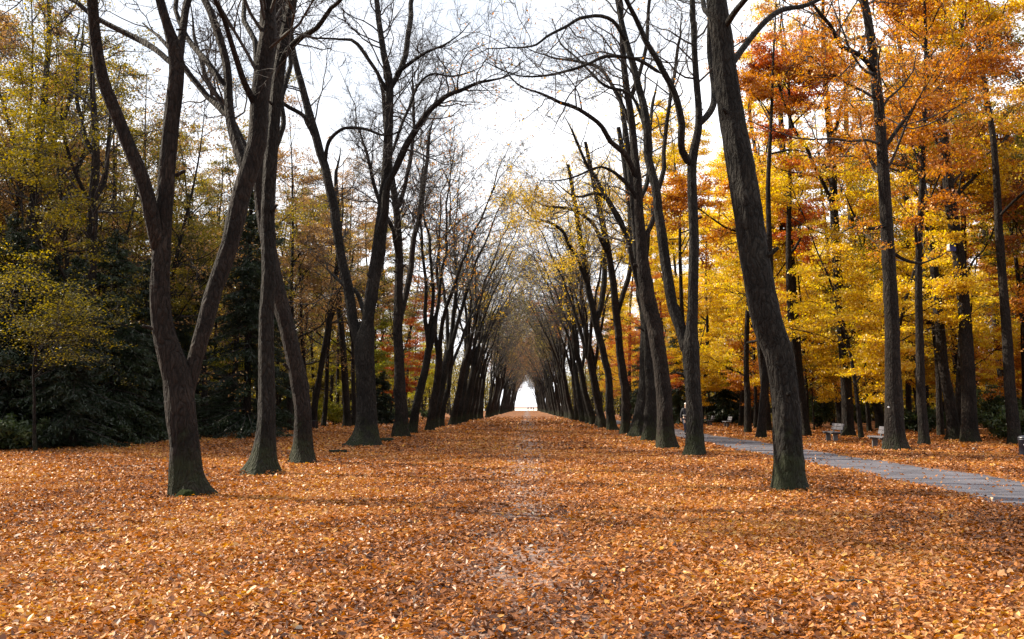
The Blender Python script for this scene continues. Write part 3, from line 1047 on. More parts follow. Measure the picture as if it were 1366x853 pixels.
# ------------------------------------------------------------------ woodland trees
def wood_variant(seed, H=19.0, r0=0.17, base_t=0.24, spread=3.6, leafn=26000, lsize=.125, wob=.10, stems=1, flat=.38):
    r = np.random.default_rng(seed)
    par, g1 = [], Geo()
    pts = [[0, 0, -.05, r0 * 1.1]]
    x = y = 0
    dx, dy = r.normal(0, .04, 2)
    n = 11
    for i in range(1, n + 1):
        dx += r.normal(0, wob * .35)
        dy += r.normal(0, wob * .35)
        x += dx * H / n
        y += dy * H / n
        pts.append([x, y, H * i / n, max(.02, r0 * (1 - .93 * (i / n) ** 1.1))])
    T = spline(np.array(pts), .35)
    stem(g1, T, 12, .3, .06, r=r)
    par.append(T)
    # main boughs belong to the trunk's mesh, sprays to the crown
    P0, R0 = sprout(par, 22 / H, (base_t, .98), (35, 80), (spread * .7, spread * 1.45), .5, 9, .2, .05, r, .02)
    tubes(g1, P0, R0, 6)
    gc = Geo()
    P1, R1 = sprout(aslist(P0, R0), 2.0, (.15, 1), (35, 75), (1.1, 2.4), .5, 6, .2, .02, r, .008)
    tubes(gc, P1, R1, 4)
    P2, R2 = sprout(aslist(P1, R1), 3.0, (.1, 1), (30, 70), (.5, 1.1), .6, 4, .22, .0, r, .005)
    tubes(gc, P2, R2, 3)
    P = P2
    if leafn:
        c, tn = on_twigs(P, leafn, (.26, .26, .055), r)
        leaves(gc, c, lsize, flat, 1, r, tn)
    return dict(trunk=g1.mesh('wood_trunk', [BARK_DARK]), crown=gc.mesh('wood_crown', [TWIG, LEAF_YELLOW]))


WOOD = [wood_variant(200, 20, .18, .22, 4.2, 28000), wood_variant(201, 23, .20, .30, 4.2, 25000), wood_variant(202, 17, .14, .14, 3.8, 29000),
        wood_variant(203, 21, .17, .28, 3.8, 20000), wood_variant(204, 24, .22, .36, 4.6, 26000), wood_variant(205, 13, .11, .12, 3.6, 27000)]
YOUNG = [wood_variant(206, 8.5, .07, .16, 2.8, 18000, .12), wood_variant(207, 7, .06, .14, 2.6, 15000, .12)]
BAREW = [wood_variant(210, 19, .17, .2, 3.8, 4000, .12), wood_variant(211, 21, .19, .25, 3.8, 8000, .12), wood_variant(212, 17, .15, .15, 3.6, 2500, .12)]


def place_wood(V, x, y, label, leaf, group, rz=None, sc=None, bark=None, name='woodland_tree'):
    e = empty(name, (x, y, 0), label, 'tree', group, rng.uniform(0, 6.28) if rz is None else rz, rng.uniform(.88, 1.12) if sc is None else sc)
    t = put('trunk', V['trunk'], e)
    if bark:
        recolour(t, 0, bark)
    recolour(put('crown', V['crown'], e), 1, leaf)
    return e


def wood_hero(label, d, trunk, limbs, seed, leaf, leafn, bark=BARK_DARK, ext=6, spread=3.8, lsize=.105, group='trees at the edge of the wood beside the path', flare=.3, per=1.25, t0=.35, leafz=0):
    """a traced woodland trunk with leafy boughs"""
    r = np.random.default_rng(seed)
    T = px(trunk, d)
    base = np.array([T[0, 0], d, 0.0])
    T[0, 2] = -.06
    T = extend(T, ext, r)
    T[:, :3] -= base
    TS = spline(T, .25)
    root = empty('woodland_tree', base, label, 'tree', group)
    g = Geo()
    stem(g, TS, 14, flare, .05, r=r)
    put('trunk', g.mesh('trunk', [bark]), root)
    par = [TS[int(len(TS) * t0):]]
    for pts, drift in limbs:
        Lm = px(pts, d, 0, drift)
        Lm = extend(Lm, 4 if pts[-1][1] <= 5 else 1.5, r)
        Lm[:, :3] -= base
        LS = kink(spline(Lm, .3), .06, .9, r)
        g = Geo()
        stem(g, LS, 8, 0, .06, r=r)
        put('limb', g.mesh('limb', [bark]), root)
        par.append(LS[2:])
    g = Geo()
    P0, R0 = sprout(par, per, (.05, .98), (40, 85), (spread * .6, spread * 1.3), .42, 9, .22, .05, r, .014, maxr=.06)
    tubes(g, P0, R0, 5)
    P1, R1 = sprout(aslist(P0, R0), 1.9, (.15, 1), (35, 75), (.9, 2.0), .5, 6, .22, .02, r, .008)
    tubes(g, P1, R1, 4)
    P2, R2 = sprout(aslist(P1, R1), 3.0, (.1, 1), (30, 70), (.5, 1.0), .6, 4, .22, 0, r, .005)
    tubes(g, P2, R2, 3)
    if leafn:
        c, tn = on_twigs(P2, leafn, (.16, .16, .07), r)
        leaves(g, c, lsize, .38, 1, r, tn)
    put('crown', g.mesh('crown', [TWIG, leaf]), root)
    return root


wood_hero('tall dark oak with orange leaves rising straight beside the nearer bench', 37.3,
          [(1196, 602, 38), (1194, 585, 30), (1193, 545, 26), (1191, 480, 22), (1190, 428, 21), (1183, 302, 19), (1173, 151, 16), (1160, 40, 13), (1152, 0, 12)],
          [([(1172, 100, 9), (1150, 76, 8), (1125, 60, 7), (1106, 35, 6), (1080, 2, 5)], -2), ([(1183, 300, 6), (1160, 305, 5), (1140, 290, 4)], -1.5), ([(1187, 335, 6), (1205, 345, 5), (1230, 350, 3)], 1.5),
           ([(1178, 200, 7), (1210, 150, 6), (1240, 110, 4)], 2)], 31, LEAF_ORANGE, 18000)
wood_hero('dark woodland tree carrying the blue nest box on its trunk', 45.2,
          [(1294, 592, 30), (1293, 575, 24), (1292, 520, 21), (1287, 428, 19), (1277, 330, 18), (1268, 277, 17), (1258, 176, 14), (1250, 110, 10), (1225, 40, 8), (1215, 0, 7)],
          [([(1258, 165, 10), (1268, 110, 9), (1280, 50, 8), (1284, 0, 7)], 1.5), ([(1262, 210, 7), (1225, 160, 6), (1195, 130, 4)], -2), ([(1270, 270, 7), (1310, 230, 5), (1345, 180, 4)], 2)], 32, LEAF_ORANGE, 18000)
wood_hero('slimmer woodland tree leaning left just before the one with the nest box', 48,
          [(1273, 589, 24), (1272, 570, 18), (1266, 530, 16), (1259, 490, 15), (1252, 420, 14), (1244, 340, 12), (1230, 240, 10), (1215, 140, 8), (1200, 60, 6), (1195, 0, 5)], [([(1240, 300, 6), (1262, 240, 5), (1290, 200, 4)], 2)], 33, LEAF_ORANGE, 12000)
wood_hero('upright woodland tree right behind the farther of the two near benches', 54.5,
          [(1131, 583, 22), (1131, 570, 17), (1128, 500, 15), (1122, 430, 14), (1115, 330, 13), (1109, 202, 11), (1100, 100, 8), (1098, 30, 6)],
          [([(1112, 280, 7), (1085, 220, 6), (1050, 150, 5), (1035, 90, 3)], -2), ([(1108, 190, 7), (1130, 120, 5), (1150, 60, 4)], 2)], 34, LEAF_ORANGE, 18000)
wood_hero('woodland tree leaning left between the two near benches', 76,
          [(1176, 569, 15), (1172, 550, 13), (1162, 506, 12), (1148, 420, 11), (1138, 330, 10), (1130, 200, 8), (1128, 100, 6)], [([(1138, 330, 5), (1160, 250, 4), (1180, 180, 3)], 2)], 35, LEAF_YELLOW, 16000)
wood_hero('light-barked woodland tree near the right border above dark shrubs', 85,
          [(1342, 566, 15), (1341, 540, 12), (1331, 459, 11), (1323, 360, 10), (1308, 280, 9), (1296, 210, 8), (1285, 130, 6)], [([(1318, 330, 5), (1345, 260, 4), (1360, 200, 3)], 2)], 36, LEAF_ORANGE, 16000, bark=BARK)
wood_hero('dark woodland tree peeping out from behind the thick leaning trunk', 60,
          [(1073, 579, 18), (1072, 560, 14), (1066, 500, 13), (1060, 420, 12), (1054, 330, 11), (1046, 230, 9), (1040, 120, 7)], [([(1055, 340, 6), (1030, 270, 5), (1010, 210, 3)], -2)], 37, LEAF_YELLOW, 26000)
wood_hero('thin woodland tree standing left of the thick leaning trunk beyond the path', 66,
          [(1024, 577, 13), (1022, 540, 11), (1016, 480, 10), (1008, 400, 9), (1004, 320, 8), (1010, 230, 6), (1000, 150, 5)], [], 38, LEAF_YELLOW, 28000)
wood_hero('slender upright woodland tree between the oak and the nest box tree', 72,
          [(1213, 572, 11), (1212, 540, 9), (1211, 450, 9), (1209, 340, 8), (1205, 230, 6), (1200, 120, 5)], [], 39, LEAF_RUST, 18000)

# left edge of the wood
GL = 'trees at the edge of the dark wood on the left'
wood_hero('leaning forked dark tree at the far left among yellow-green leaves', 45,
          [(10, 592, 26), (12, 540, 20), (14, 480, 18), (20, 400, 17), (30, 345, 16), (42, 290, 13), (52, 200, 11), (60, 120, 9), (66, 40, 7)],
          [([(28, 350, 12), (52, 320, 11), (78, 290, 9), (100, 240, 7), (118, 180, 5)], 1.5), ([(48, 240, 8), (90, 140, 7), (110, 60, 5)], 1), ([(45, 260, 6), (20, 200, 5), (2, 130, 4)], -1.5)], 41, LEAF_OLIVE, 3500, group=GL, ext=4)
wood_hero('upright dark tree with thin bare top rising out of the dark spruces', 42,
          [(122, 588, 22), (122, 540, 18), (121, 470, 17), (121, 380, 16), (124, 280, 15), (128, 200, 12), (124, 130, 9), (122, 60, 6)],
          [([(124, 280, 7), (102, 230, 6), (84, 170, 5)], -1.5), ([(124, 270, 8), (142, 215, 7), (150, 150, 5)], 1.5), ([(127, 210, 7), (105, 140, 6), (100, 60, 4)], 1.5), ([(121, 420, 6), (90, 380, 5), (72, 340, 4)], -1)], 42, LEAF_OLIVE, 5000, group=GL, ext=3)
wood_hero('slim dark tree leaning right behind the bowed trunk, above yellow-green bushes', 72,
          [(418, 570, 12), (420, 540, 10), (430, 480, 9), (440, 420, 8), (448, 370, 7), (455, 300, 5)], [([(436, 445, 5), (452, 400, 4), (470, 350, 3)], 1)], 43, LEAF_OLIVE, 4500, group=GL, ext=3)
wood_hero('straight dark trunk between the bowed and the V-forked avenue trees', 80,
          [(463, 568, 13), (462, 540, 11), (458, 470, 10), (452, 400, 9), (452, 320, 8), (448, 240, 6)], [], 44, LEAF_TAN, 6000, group=GL, ext=3)


def conifer_variant(seed, H=11.0, rad=2.6, n=16000, r0=.14):
    r = np.random.default_rng(seed)
    g1 = Geo()
    T = spline(np.array([[0, 0, -.05, r0 * 1.1], [.05, 0, H * .3, r0 * .8], [0, .05, H * .65, r0 * .45], [0, 0, H, .012]]), .4)
    stem(g1, T, 10, .25, .04, r=r)
    nb = int(H * 15)
    t = np.sort(r.uniform(.04, .985, nb))
    a = r.uniform(0, 6.28, nb)
    Lb = rad * (1 - t) ** .8 * r.uniform(.65, 1.15, nb) + .15
    K = 7
    s = np.linspace(0, 1, K)[None]
    rise = np.where(t > .6, .45, .05)[:, None]
    x = np.cos(a)[:, None] * Lb[:, None] * s
    y = np.sin(a)[:, None] * Lb[:, None] * s
    z = H * t[:, None] + Lb[:, None] * (rise * s - .55 * s ** 1.6 + .22 * s ** 4) + r.normal(0, .02, (nb, K))
    P = np.stack([x, y, z], -1)
    gc = Geo()
    tubes(gc, P, .028 * (1 - .8 * s) * np.ones((nb, 1)), 4)
    # hanging side sprays
    i = r.choice(nb, n, p=Lb ** 1.3 / (Lb ** 1.3).sum())
    k = r.uniform(.12, 1, n) * (K - 1)
    k0 = np.minimum(k.astype(int), K - 2)
    w = (k - k0)[:, None]
    c = P[i, k0] * (1 - w) + P[i, k0 + 1] * w
    side = np.stack([-np.sin(a[i]), np.cos(a[i]), np.zeros(n)], 1) * (r.choice([-1, 1], n) * np.abs(r.normal(0, .30, n)) * (1 - .6 * k / (K - 1)) * np.minimum(1, Lb[i]))[:, None]
    c = c + side
    c[:, 2] -= np.abs(side).sum(1) * .35 + np.abs(r.normal(0, .10, n))
    ax = unit(side + np.stack([np.cos(a[i]), np.sin(a[i]), np.full(n, -.5)], 1) * .35)
    tone = r.uniform(0, 1, nb)
    leaves(gc, c, .18, .15, 1, r, tone[i], .25, ax)
    return dict(trunk=g1.mesh('spruce_trunk', [BARK_DARK]), crown=gc.mesh('spruce_crown', [TWIG, NEEDLE]))


SPRUCE = [conifer_variant(301, 9.5, 2.9, 44000), conifer_variant(302, 8.0, 2.7, 40000), conifer_variant(303, 16, 3.0, 50000, .2), conifer_variant(304, 5.0, 2.1, 24000, .09)]


def bush_variant(seed, H=1.8, rad=1.3, n=5000, size=.10, elong=.6):
    r = np.random.default_rng(seed)
    g1, gc = Geo(), Geo()
    m = 26
    a = r.uniform(0, 6.28, m)
    q = []
    for k in range(m):
        o = r.uniform(.2, 1)
        e = np.array([math.cos(a[k]) * rad * o, math.sin(a[k]) * rad * o, H * r.uniform(.45, 1) * (1.1 - .45 * o)])
        q.append(spline(np.array([[e[0] * .06, e[1] * .06, -.03, .018], [e[0] * .35 + r.normal(0, .05), e[1] * .35, e[2] * .55, .013], [*e, .006]]), .2))
    for p in q:
        tubes(g1, p[None, :, :3], p[None, :, 3], 5)
    P1, R1 = sprout(q, 5, (.15, 1), (25, 70), (.5, 1.1), .6, 5, .2, .03, r, .005)
    tubes(gc, P1, R1, 3)
    c, tn = on_twigs(P1, n, (.08, .08, .06), r)
    leaves(gc, c, size, .3, 1, r, tn, elong)
    return dict(trunk=g1.mesh('bush_stems', [BARK_DARK]), crown=gc.mesh('bush_foliage', [TWIG, LEAF_DARK]))


BUSH = [bush_variant(401), bush_variant(402, 2.6, 1.6, 7000), bush_variant(403, 1.1, 1.4, 5000, .14, .3)]


def place_bush(v, x, y, label, leaf, group=None, sc=1.0):
    e = empty('shrub', (x, y, 0), label, 'shrub', group, rng.uniform(0, 6.28), sc)
    put('stems', BUSH[v]['trunk'], e)
    recolour(put('foliage', BUSH[v]['crown'], e), 1, leaf)


def place_spruce(v, x, y, label, group, sc=1.0):
    e = empty('spruce', (x, y, 0), label, 'conifer', group, rng.uniform(0, 6.28), sc)
    put('trunk', SPRUCE[v]['trunk'], e)
    put('crown', SPRUCE[v]['crown'], e)


# dark spruces on the left
GS = 'dark spruces at the edge of the left wood'
SL = 'young dark green spruce in the dense shadowy thicket at the left edge of the wood'
for k, (x_, d, v, sc) in enumerate(((12, 39, 0, 1.0), (62, 42, 1, 1.05), (98, 38.5, 1, .95), (150, 43, 0, 1.0), (190, 47, 1, 1.1), (40, 47, 0, 1.1), (118, 50, 0, 1.1), (-40, 40, 0, 1), (225, 54, 0, .9), (-90, 38, 1, 1))):
    place_spruce(v, at(x_, 543, d)[0], d, SL, GS, sc)
place_spruce(2, at(330, 543, 52)[0], 52, 'tall dark spruce showing blue-green between the two nearest left avenue trees', GS, 1.05)
place_spruce(2, at(244, 543, 60)[0], 60, 'tall slim spruce behind the fork of the nearest left avenue tree', GS, .95)
place_spruce(3, at(300, 543, 63)[0], 63, 'low dark spruce right of the nearest left trunk, branches down to the leaves', GS, .9)
place_spruce(3, at(385, 543, 74)[0], 74, 'low spruce half hidden behind the bowed avenue tree', GS, .8)
place_spruce(3, at(510, 543, 92)[0], 92, 'small dark spruce in the gap between the V-forked and the knobbly avenue trees', GS, 1.0)
# dark green behind the benches
GR = 'dark evergreens behind the benches'
place_spruce(3, at(965, 543, 98)[0], 98, 'dark spruce behind the two small distant benches', GR, 1.5)
place_spruce(3, at(1003, 543, 95)[0], 95, 'broad dark spruce right of the two small distant benches', GR, 1.25)
place_spruce(0, at(905, 543, 92)[0], 92, 'dark blue-green spruce behind the walking person', GR, .95)
place_spruce(2, at(868, 543, 105)[0], 105, 'tall spruce between the trunks of the right avenue row', GR, 1.0)

# young yellow-green tree that catches the sun in front of the spruces
YT = wood_variant(450, 5.4, .06, .45, 2.9, 9000, .085, .16, flat=.7)
HT = wood_variant(451, 13.5, .12, .52, 4.6, 16000, .10, .14, flat=.6)
place_wood(HT, at(20, 543, 39)[0], 40, 'yellow-olive leafed tree reaching over the dark spruces at the left border', LEAF_OLIVE, None, .5, 1.0)
place_wood(HT, at(175, 543, 50)[0], 51, 'yellow-olive leafed tree seen left of the nearest left trunk', LEAF_OLIVE, None, 2.5, .9)
place_wood(YT, at(50, 543, 34.5)[0], 34.5, 'young yellow-green tree catching sunlight before the dark spruces on the far left', LEAF_OLIVE, None, 1.0, 1.0, name='young_tree')
place_bush(0, at(420, 543, 84)[0], 84, 'yellow-green bush left of the waste bin on a post', LEAF_LIME, sc=1.1)
place_bush(1, at(446, 543, 88)[0], 88, 'larger yellow-green bush right of the waste bin on a post', LEAF_LIME, sc=1.1)
place_bush(2, at(1340, 543, 51)[0], 51, 'low spreading dark shrub behind the dark litter bin', LEAF_DARK, sc=1.7)
place_bush(2, at(1230, 543, 63)[0], 63, 'low dark shrub behind the oak beside the bench', LEAF_DARK, sc=1.5)
place_bush(2, at(1372, 543, 47)[0], 47, 'dark shrub at the right border beyond the litter bin', LEAF_DARK, sc=1.5)
place_bush(2, at(5, 543, 36.2)[0], 36.2, 'low dark shrub at the far left foot of the spruces', LEAF_DARK, sc=1.3)

# undergrowth and depth of the wood
taken = [(15.3, 79), (14.6, 70), (15.2, 84), (14.2, 72), (12, 51), (17.2, 42), (15.5, 55), (21.6, 43), (13.5, 37.3), (17.5, 37), (20, 45), (20.5, 48), (17.5, 54.5), (27, 76), (40, 85), (16.8, 60), (16, 66), (27, 72)]


def scatter(side, n, ymin, ymax, xmin, sep, tries=6000):
    out = []
    for _ in range(tries):
        y = ymin * (ymax / ymin) ** rng.uniform(0, 1) if ymin > 0 else rng.uniform(ymin, ymax)
        x = side * rng.uniform(xmin, min(xmin + 48, .60 * y + 5))
        lim = xmin - np.clip((y - 62) / 40, 0, 1) * 5.0
        x = side * rng.uniform(lim, min(lim + 48, .60 * y + 5))
        if abs(x) < lim or abs(x) > .60 * y + 5:
            continue
        s = sep * (0.7 + y / 160)
        if all((x - a) ** 2 + (y - b) ** 2 > s * s for a, b in taken):
            taken.append((x, y))
            out.append((x, y))
            if len(out) == n:
                break
    return out


GB = 'trees standing close behind the left avenue row'
for x_, d, V, lf, sc in ((388, 66, BAREW[1], LEAF_TAN, 1.0), (412, 74, WOOD[3], LEAF_TAN, 1.0), (398, 88, WOOD[1], LEAF_OLIVE, 1.0), (432, 80, BAREW[1], LEAF_TAN, 1.05), (450, 92, WOOD[3], LEAF_TAN, 1.05),
                         (472, 84, BAREW[1], LEAF_TAN, 1.05), (440, 108, WOOD[1], LEAF_YELLOW, 1.05), (490, 100, WOOD[3], LEAF_OLIVE, 1.05), (505, 97, BAREW[1], LEAF_TAN, 1.1), (515, 112, WOOD[1], LEAF_TAN, 1.05),
                         (420, 98, WOOD[3], LEAF_TAN, 1.1), (540, 122, WOOD[3], LEAF_OLIVE, 1.1), (470, 118, WOOD[1], LEAF_TAN, 1.1)):
    p_ = (at(x_, 543, d)[0], d)
    taken.append(p_)
    place_wood(V, *p_, 'tall tan or olive twiggy tree close behind the V-forked and knobbly left avenue trees', lf, GB, sc=sc)
for x_, d in ((52, 53), (92, 62), (150, 58), (205, 66), (262, 72), (300, 80), (20, 60)):
    p_ = (at(x_, 543, d)[0], d)
    taken.append(p_)
    place_wood(WOOD[3], *p_, 'tall olive leafed tree rising behind the dark spruces on the left', LEAF_OLIVE, 'tall olive trees behind the left spruces', sc=1.05)
GY = 'tall trees between the path and the right avenue row'
for x_, d, V, lf, sc in ((921, 72, WOOD[1], LEAF_YELLOW, 1.05), (997, 62, WOOD[0], LEAF_YELLOW, 1.1), (934, 92, WOOD[4], LEAF_YELLOW, 1.0), (988, 84, WOOD[1], LEAF_YELLOW, 1.1), (905, 96, WOOD[4], LEAF_ORANGE, 1.05), (885, 108, WOOD[1], LEAF_YELLOW, 1.1)):
    p_ = (at(x_, 543, d)[0], d)
    taken.append(p_)
    place_wood(V, *p_, 'tall golden or orange tree glowing just left of the thick leaning trunk', lf, GY, sc=sc)
LR = {0: ('golden yellow leafy tree deep in the wood right of the path', LEAF_YELLOW), 1: ('orange leafy tree deep in the wood right of the path', LEAF_ORANGE),
      2: ('rust-brown leafy tree deep in the wood right of the path', LEAF_RUST), 3: ('olive green and yellow leafy tree deep in the wood right of the path', LEAF_OLIVE)}
for x, y in scatter(1, 145, 44, 190, 16.5, 3.0):
    px_ = 703 + x / y * F_PX
    pr = [.76, .12, .04, .08] if px_ < 1080 else ([.5, .28, .10, .12] if px_ < 1260 else [.32, .30, .14, .24])
    k = rng.choice(4, p=pr)
    place_wood(WOOD[rng.integers(0, 6)], x, y, LR[k][0], LR[k][1], 'leafy trees inside the right wood')
place_wood(WOOD[2], at(800, 543, 84)[0] + 4, 88, 'red-leaved tree glowing between the trunks of the right row', LEAF_RED, None, sc=.8)
place_wood(WOOD[5], at(520, 543, 104)[0], 104, 'red-leaved tree glowing between the trunks of the left row', LEAF_RED, None, sc=1.0)
place_wood(WOOD[4], at(1075, 543, 55)[0], 55, 'red-orange leafed tree towering high behind the thick leaning trunk', LEAF_RED, None, sc=1.05)
GH = 'high crowned trees at the front of the right wood'
place_wood(WOOD[4], at(1020, 543, 50)[0], 51, 'tall high-crowned orange tree left of the thick leaning trunk', LEAF_ORANGE, GH, sc=1.0)
place_wood(WOOD[1], at(1245, 543, 41)[0], 42, 'tall high-crowned orange tree between the oak and the nest box tree', LEAF_ORANGE, GH, sc=1.0)
place_wood(WOOD[4], at(1352, 543, 43)[0], 43, 'tall high-crowned golden tree at the right border', LEAF_YELLOW, GH, sc=1.05)

LLb = {0: ('yellow-olive leafy tree inside the left wood', LEAF_OLIVE), 1: ('tan brown thinly leafed tree inside the left wood', LEAF_TAN), 2: ('golden leafy tree inside the left wood', LEAF_YELLOW)}
for x, y in scatter(-1, 140, 44, 190, 18.0, 3.0):
    k = rng.choice(3, p=[.5, .3, .2])
    V = WOOD[rng.integers(0, 6)] if rng.uniform() < (.12 if x > -33 else .6) else BAREW[rng.integers(0, 3)]
    if V in BAREW:
        place_wood(V, x, y, 'nearly bare slim tree inside the left wood', LEAF_OLIVE, 'bare trees inside the left wood')
    else:
        place_wood(V, x, y, LLb[k][0], LLb[k][1], 'leafy trees inside the left wood')
for x, y in scatter(-1, 30, 42, 80, 18.0, 2.1):
    place_wood(BAREW[rng.integers(0, 3)], x, y, 'nearly bare slim tree inside the left wood', LEAF_TAN, 'bare trees inside the left wood')
for x, y in scatter(1, 36, 62, 130, 19, 2.4):
    k = rng.choice(4, p=[.5, .2, .15, .15])
    place_wood(YOUNG[rng.integers(0, 2)], x, y, ('low yellow leafy young tree under the taller trees of the right wood', 'low orange leafy young tree under the taller trees of the right wood', 'low rust-brown young tree under the taller trees of the right wood', 'low olive young tree under the taller trees of the right wood')[k], LR[k][1], 'young trees under the right wood', name='young_tree')
for x, y in scatter(-1, 44, 50, 130, 18.0, 2.2):
    k = rng.choice(2)
    place_wood(YOUNG[rng.integers(0, 2)], x, y, ('low olive leafy young tree under the taller trees of the left wood', 'low yellow-green young tree under the taller trees of the left wood')[k], (LEAF_OLIVE, LEAF_LIME)[k], 'young trees under the left wood', name='young_tree')
for x, y in scatter(1, 34, 64, 150, 19, 2.6):
    place_bush(rng.integers(0, 3), x, y, 'dark undergrowth bush on the floor of the right wood', LEAF_DARK if rng.uniform() < .6 else LEAF_OLIVE, 'undergrowth bushes in the right wood', rng.uniform(.9, 1.6))
for x, y in scatter(-1, 34, 55, 150, 18.5, 2.6):
    place_bush(rng.integers(0, 3), x, y, 'dark undergrowth bush on the floor of the left wood', LEAF_DARK if rng.uniform() < .7 else LEAF_OLIVE, 'undergrowth bushes in the left wood', rng.uniform(.9, 1.6))


def distant_and_unseen_woods():
    r = np.random.default_rng(77)
    g = Geo()
    cx, cy_, hh = [], [], []
    for side in (-1, 1):
        for _ in range(520):
            y = r.uniform(120, 440)
            x = side * (r.uniform(13, 60) if y > 200 else r.uniform(62, 130) * y / 200 + r.uniform(0, 8))
            if y < 200 and abs(x) < 40:
                continue
            cx.append(x)
            cy_.append(y)
            hh.append(r.uniform(11, 21))
    for _ in range(260):  # unseen trees behind the camera, added to cut sky light on the trunks
        a, q = r.uniform(PI * .98, 2.02 * PI), r.uniform(20, 60)
        x, y = math.cos(a) * q, math.sin(a) * q - 2
        if abs(x) < 11:
            continue
        cx.append(x)
        cy_.append(y)
        hh.append(r.uniform(14, 22))
    for _ in range(420):
        y = r.uniform(95, 215)
        x = r.choice([-1, 1]) * r.uniform(24 if y < 130 else 17, .62 * y + 6)
        cx.append(x)
        cy_.append(y)
        hh.append(r.uniform(2.2, 5.5))
    cx, cy_, hh = map(np.array, (cx, cy_, hh))
    n = len(cx)
    P = np.stack([np.stack([cx, cy_, np.zeros(n)], 1), np.stack([cx + r.normal(0, .5, n), cy_, hh * .5], 1), np.stack([cx + r.normal(0, 1, n), cy_, hh * .95], 1)], 1)
    tubes(g, P, np.array([[.2, .15, .03]]) * np.ones((n, 1)), 5, 1)
    N = 360000
    i = r.integers(0, n, N)
    z = r.beta(1.6, 1.5, N)
    wd = np.where(hh[i] < 6, 2.6, 3.6) * np.sqrt(np.clip(np.sin(PI * np.clip(z, .02, .98)), .05, 1))
    a, q = r.uniform(0, 6.28, N), np.sqrt(r.uniform(0, 1, N))
    c = np.stack([cx[i] + np.cos(a) * q * wd, cy_[i] + np.sin(a) * q * wd, .3 + z * hh[i]], 1)
    c += .35 * np.sin(c[:, [1, 2, 0]] * 2.3 + 1)
    tone = r.uniform(0, 1, n)
    leaves(g, c, .42, .4, 0, r, np.clip(tone[i] + .2 * np.sin(c[:, 2] * 1.7 + c[:, 0]), 0, 1))
    tag(put('distant_and_unseen_woods', g.mesh('distant_and_unseen_woods', [LEAF_OLIVE, BARK_DARK])), 'far-off olive and brown wood both sides of the avenue, with unseen trees behind camera', 'woods', kind='stuff')


distant_and_unseen_woods()

# ------------------------------------------------------------------ benches
def bench_meshes():
    bm = bmesh.new()
    for k in range(3):
        box(bm, (-.13 + k * .15, 0, .45), (.135, 1.9, .045), bevel=.006)
    seat = bm_mesh('bench_seat', bm, [WOOD_GREY])
    bm = bmesh.new()
    for z, x in ((.62, .255), (.77, .295)):
        box(bm, (x, 0, z), (.04, 1.9, .135), (0, .24, 0), .006)
    back = bm_mesh('bench_backrest', bm, [WOOD_GREY])
    bm = bmesh.new()
    box(bm, (-.0, 0, .21), (.20, .12, .42), bevel=.012)
    box(bm, (.02, 0, .395), (.46, .11, .06), bevel=.01)
    box(bm, (.275, 0, .60), (.06, .10, .48), (0, .24, 0), .01)
    sup = bm_mesh('bench_support', bm, [CONCRETE])
    return seat, back, sup


B_SEAT, B_BACK, B_SUP = bench_meshes()
for (x_, y_, lab) in ((1116, 600, 'weathered grey park bench half hidden by the tall oak'), (1117, 590.5, 'weathered grey park bench fully in view beyond the path'),
                      (972, 570.5, 'small distant bench, the right one of the far pair'), (949, 568.3, 'small distant bench peeping out beside the two-limbed avenue tree')):
    if lab.startswith('weathered grey park bench half'):
        x_ = 1184
    p = ground_at(x_, y_)
    e = empty('park_bench', (p[0], p[1] + .8, 0), lab, 'bench', 'park benches facing the path', -.04)
    put('seat', B_SEAT, e)
    put('backrest', B_BACK, e)
    put('support', B_SUP, e, (0, -.62, 0))
    put('support', B_SUP, e, (0, .62, 0))

# ------------------------------------------------------------------ bins, nest box, small wood
p = ground_at(1367, 609)
e = empty('litter_bin', (p[0] + .06, p[1], 0), 'dark blue-black litter bin with white mark at the right border', 'bin')
bm = bmesh.new()
lathe(bm, [(.20, 0), (.205, .02), (.235, .52), (.245, .53), (.245, .56), (.225, .565), (.21, .52), (.19, .06), (.001, .05)], 28)
put('body', bm_mesh('bin_body', bm, [BIN_BLUE], True), e)
bm = bmesh.new()
lathe(bm, [(.25, .575), (.252, .60), (.20, .655), (.08, .68), (.001, .685)], 28)
for k in range(3):
    a = k * 2.09 + .4
    box(bm, (math.cos(a) * .215, math.sin(a) * .215, .565), (.02, .02, .04))
put('lid', bm_mesh('bin_lid', bm, [BIN_BLUE], True), e)
bm = bmesh.new()
# white pictogram facing the path: an upright figure with a foot to the left
for (u, z, wu, hz) in ((-.02, .44, .075, .10), (-.02, .505, .05, .025), (-.05, .378, .16, .03)):
    a = -PI / 2 + u / .23 - .22
    rr_ = .232 + (z - .52) * .06
    box(bm, (math.cos(a) * rr_, math.sin(a) * rr_, z), (.012, wu, hz), (0, -.06, a), .003)
put('mark', bm_mesh('bin_mark', bm, [WHITE]), e)

p = ground_at(414.5, 575.5)
e = empty('litter_bin', (p[0], p[1], 0), 'small dark litter bin hung on a pale post near the left wood', 'bin')
bm = bmesh.new()
lathe(bm, [(.035, -.03), (.035, .98), (.02, 1.0), (.001, 1.0)], 12)
put('post', bm_mesh('bin_post', bm, [STEEL], True), e)
bm = bmesh.new()
lathe(bm, [(.12, .26), (.15, .30), (.165, .66), (.175, .665), (.175, .685), (.15, .68), (.135, .32), (.001, .30)], 18, (.20, 0, 0))
put('basket', bm_mesh('bin_basket', bm, [BIN_BLUE], True), e)

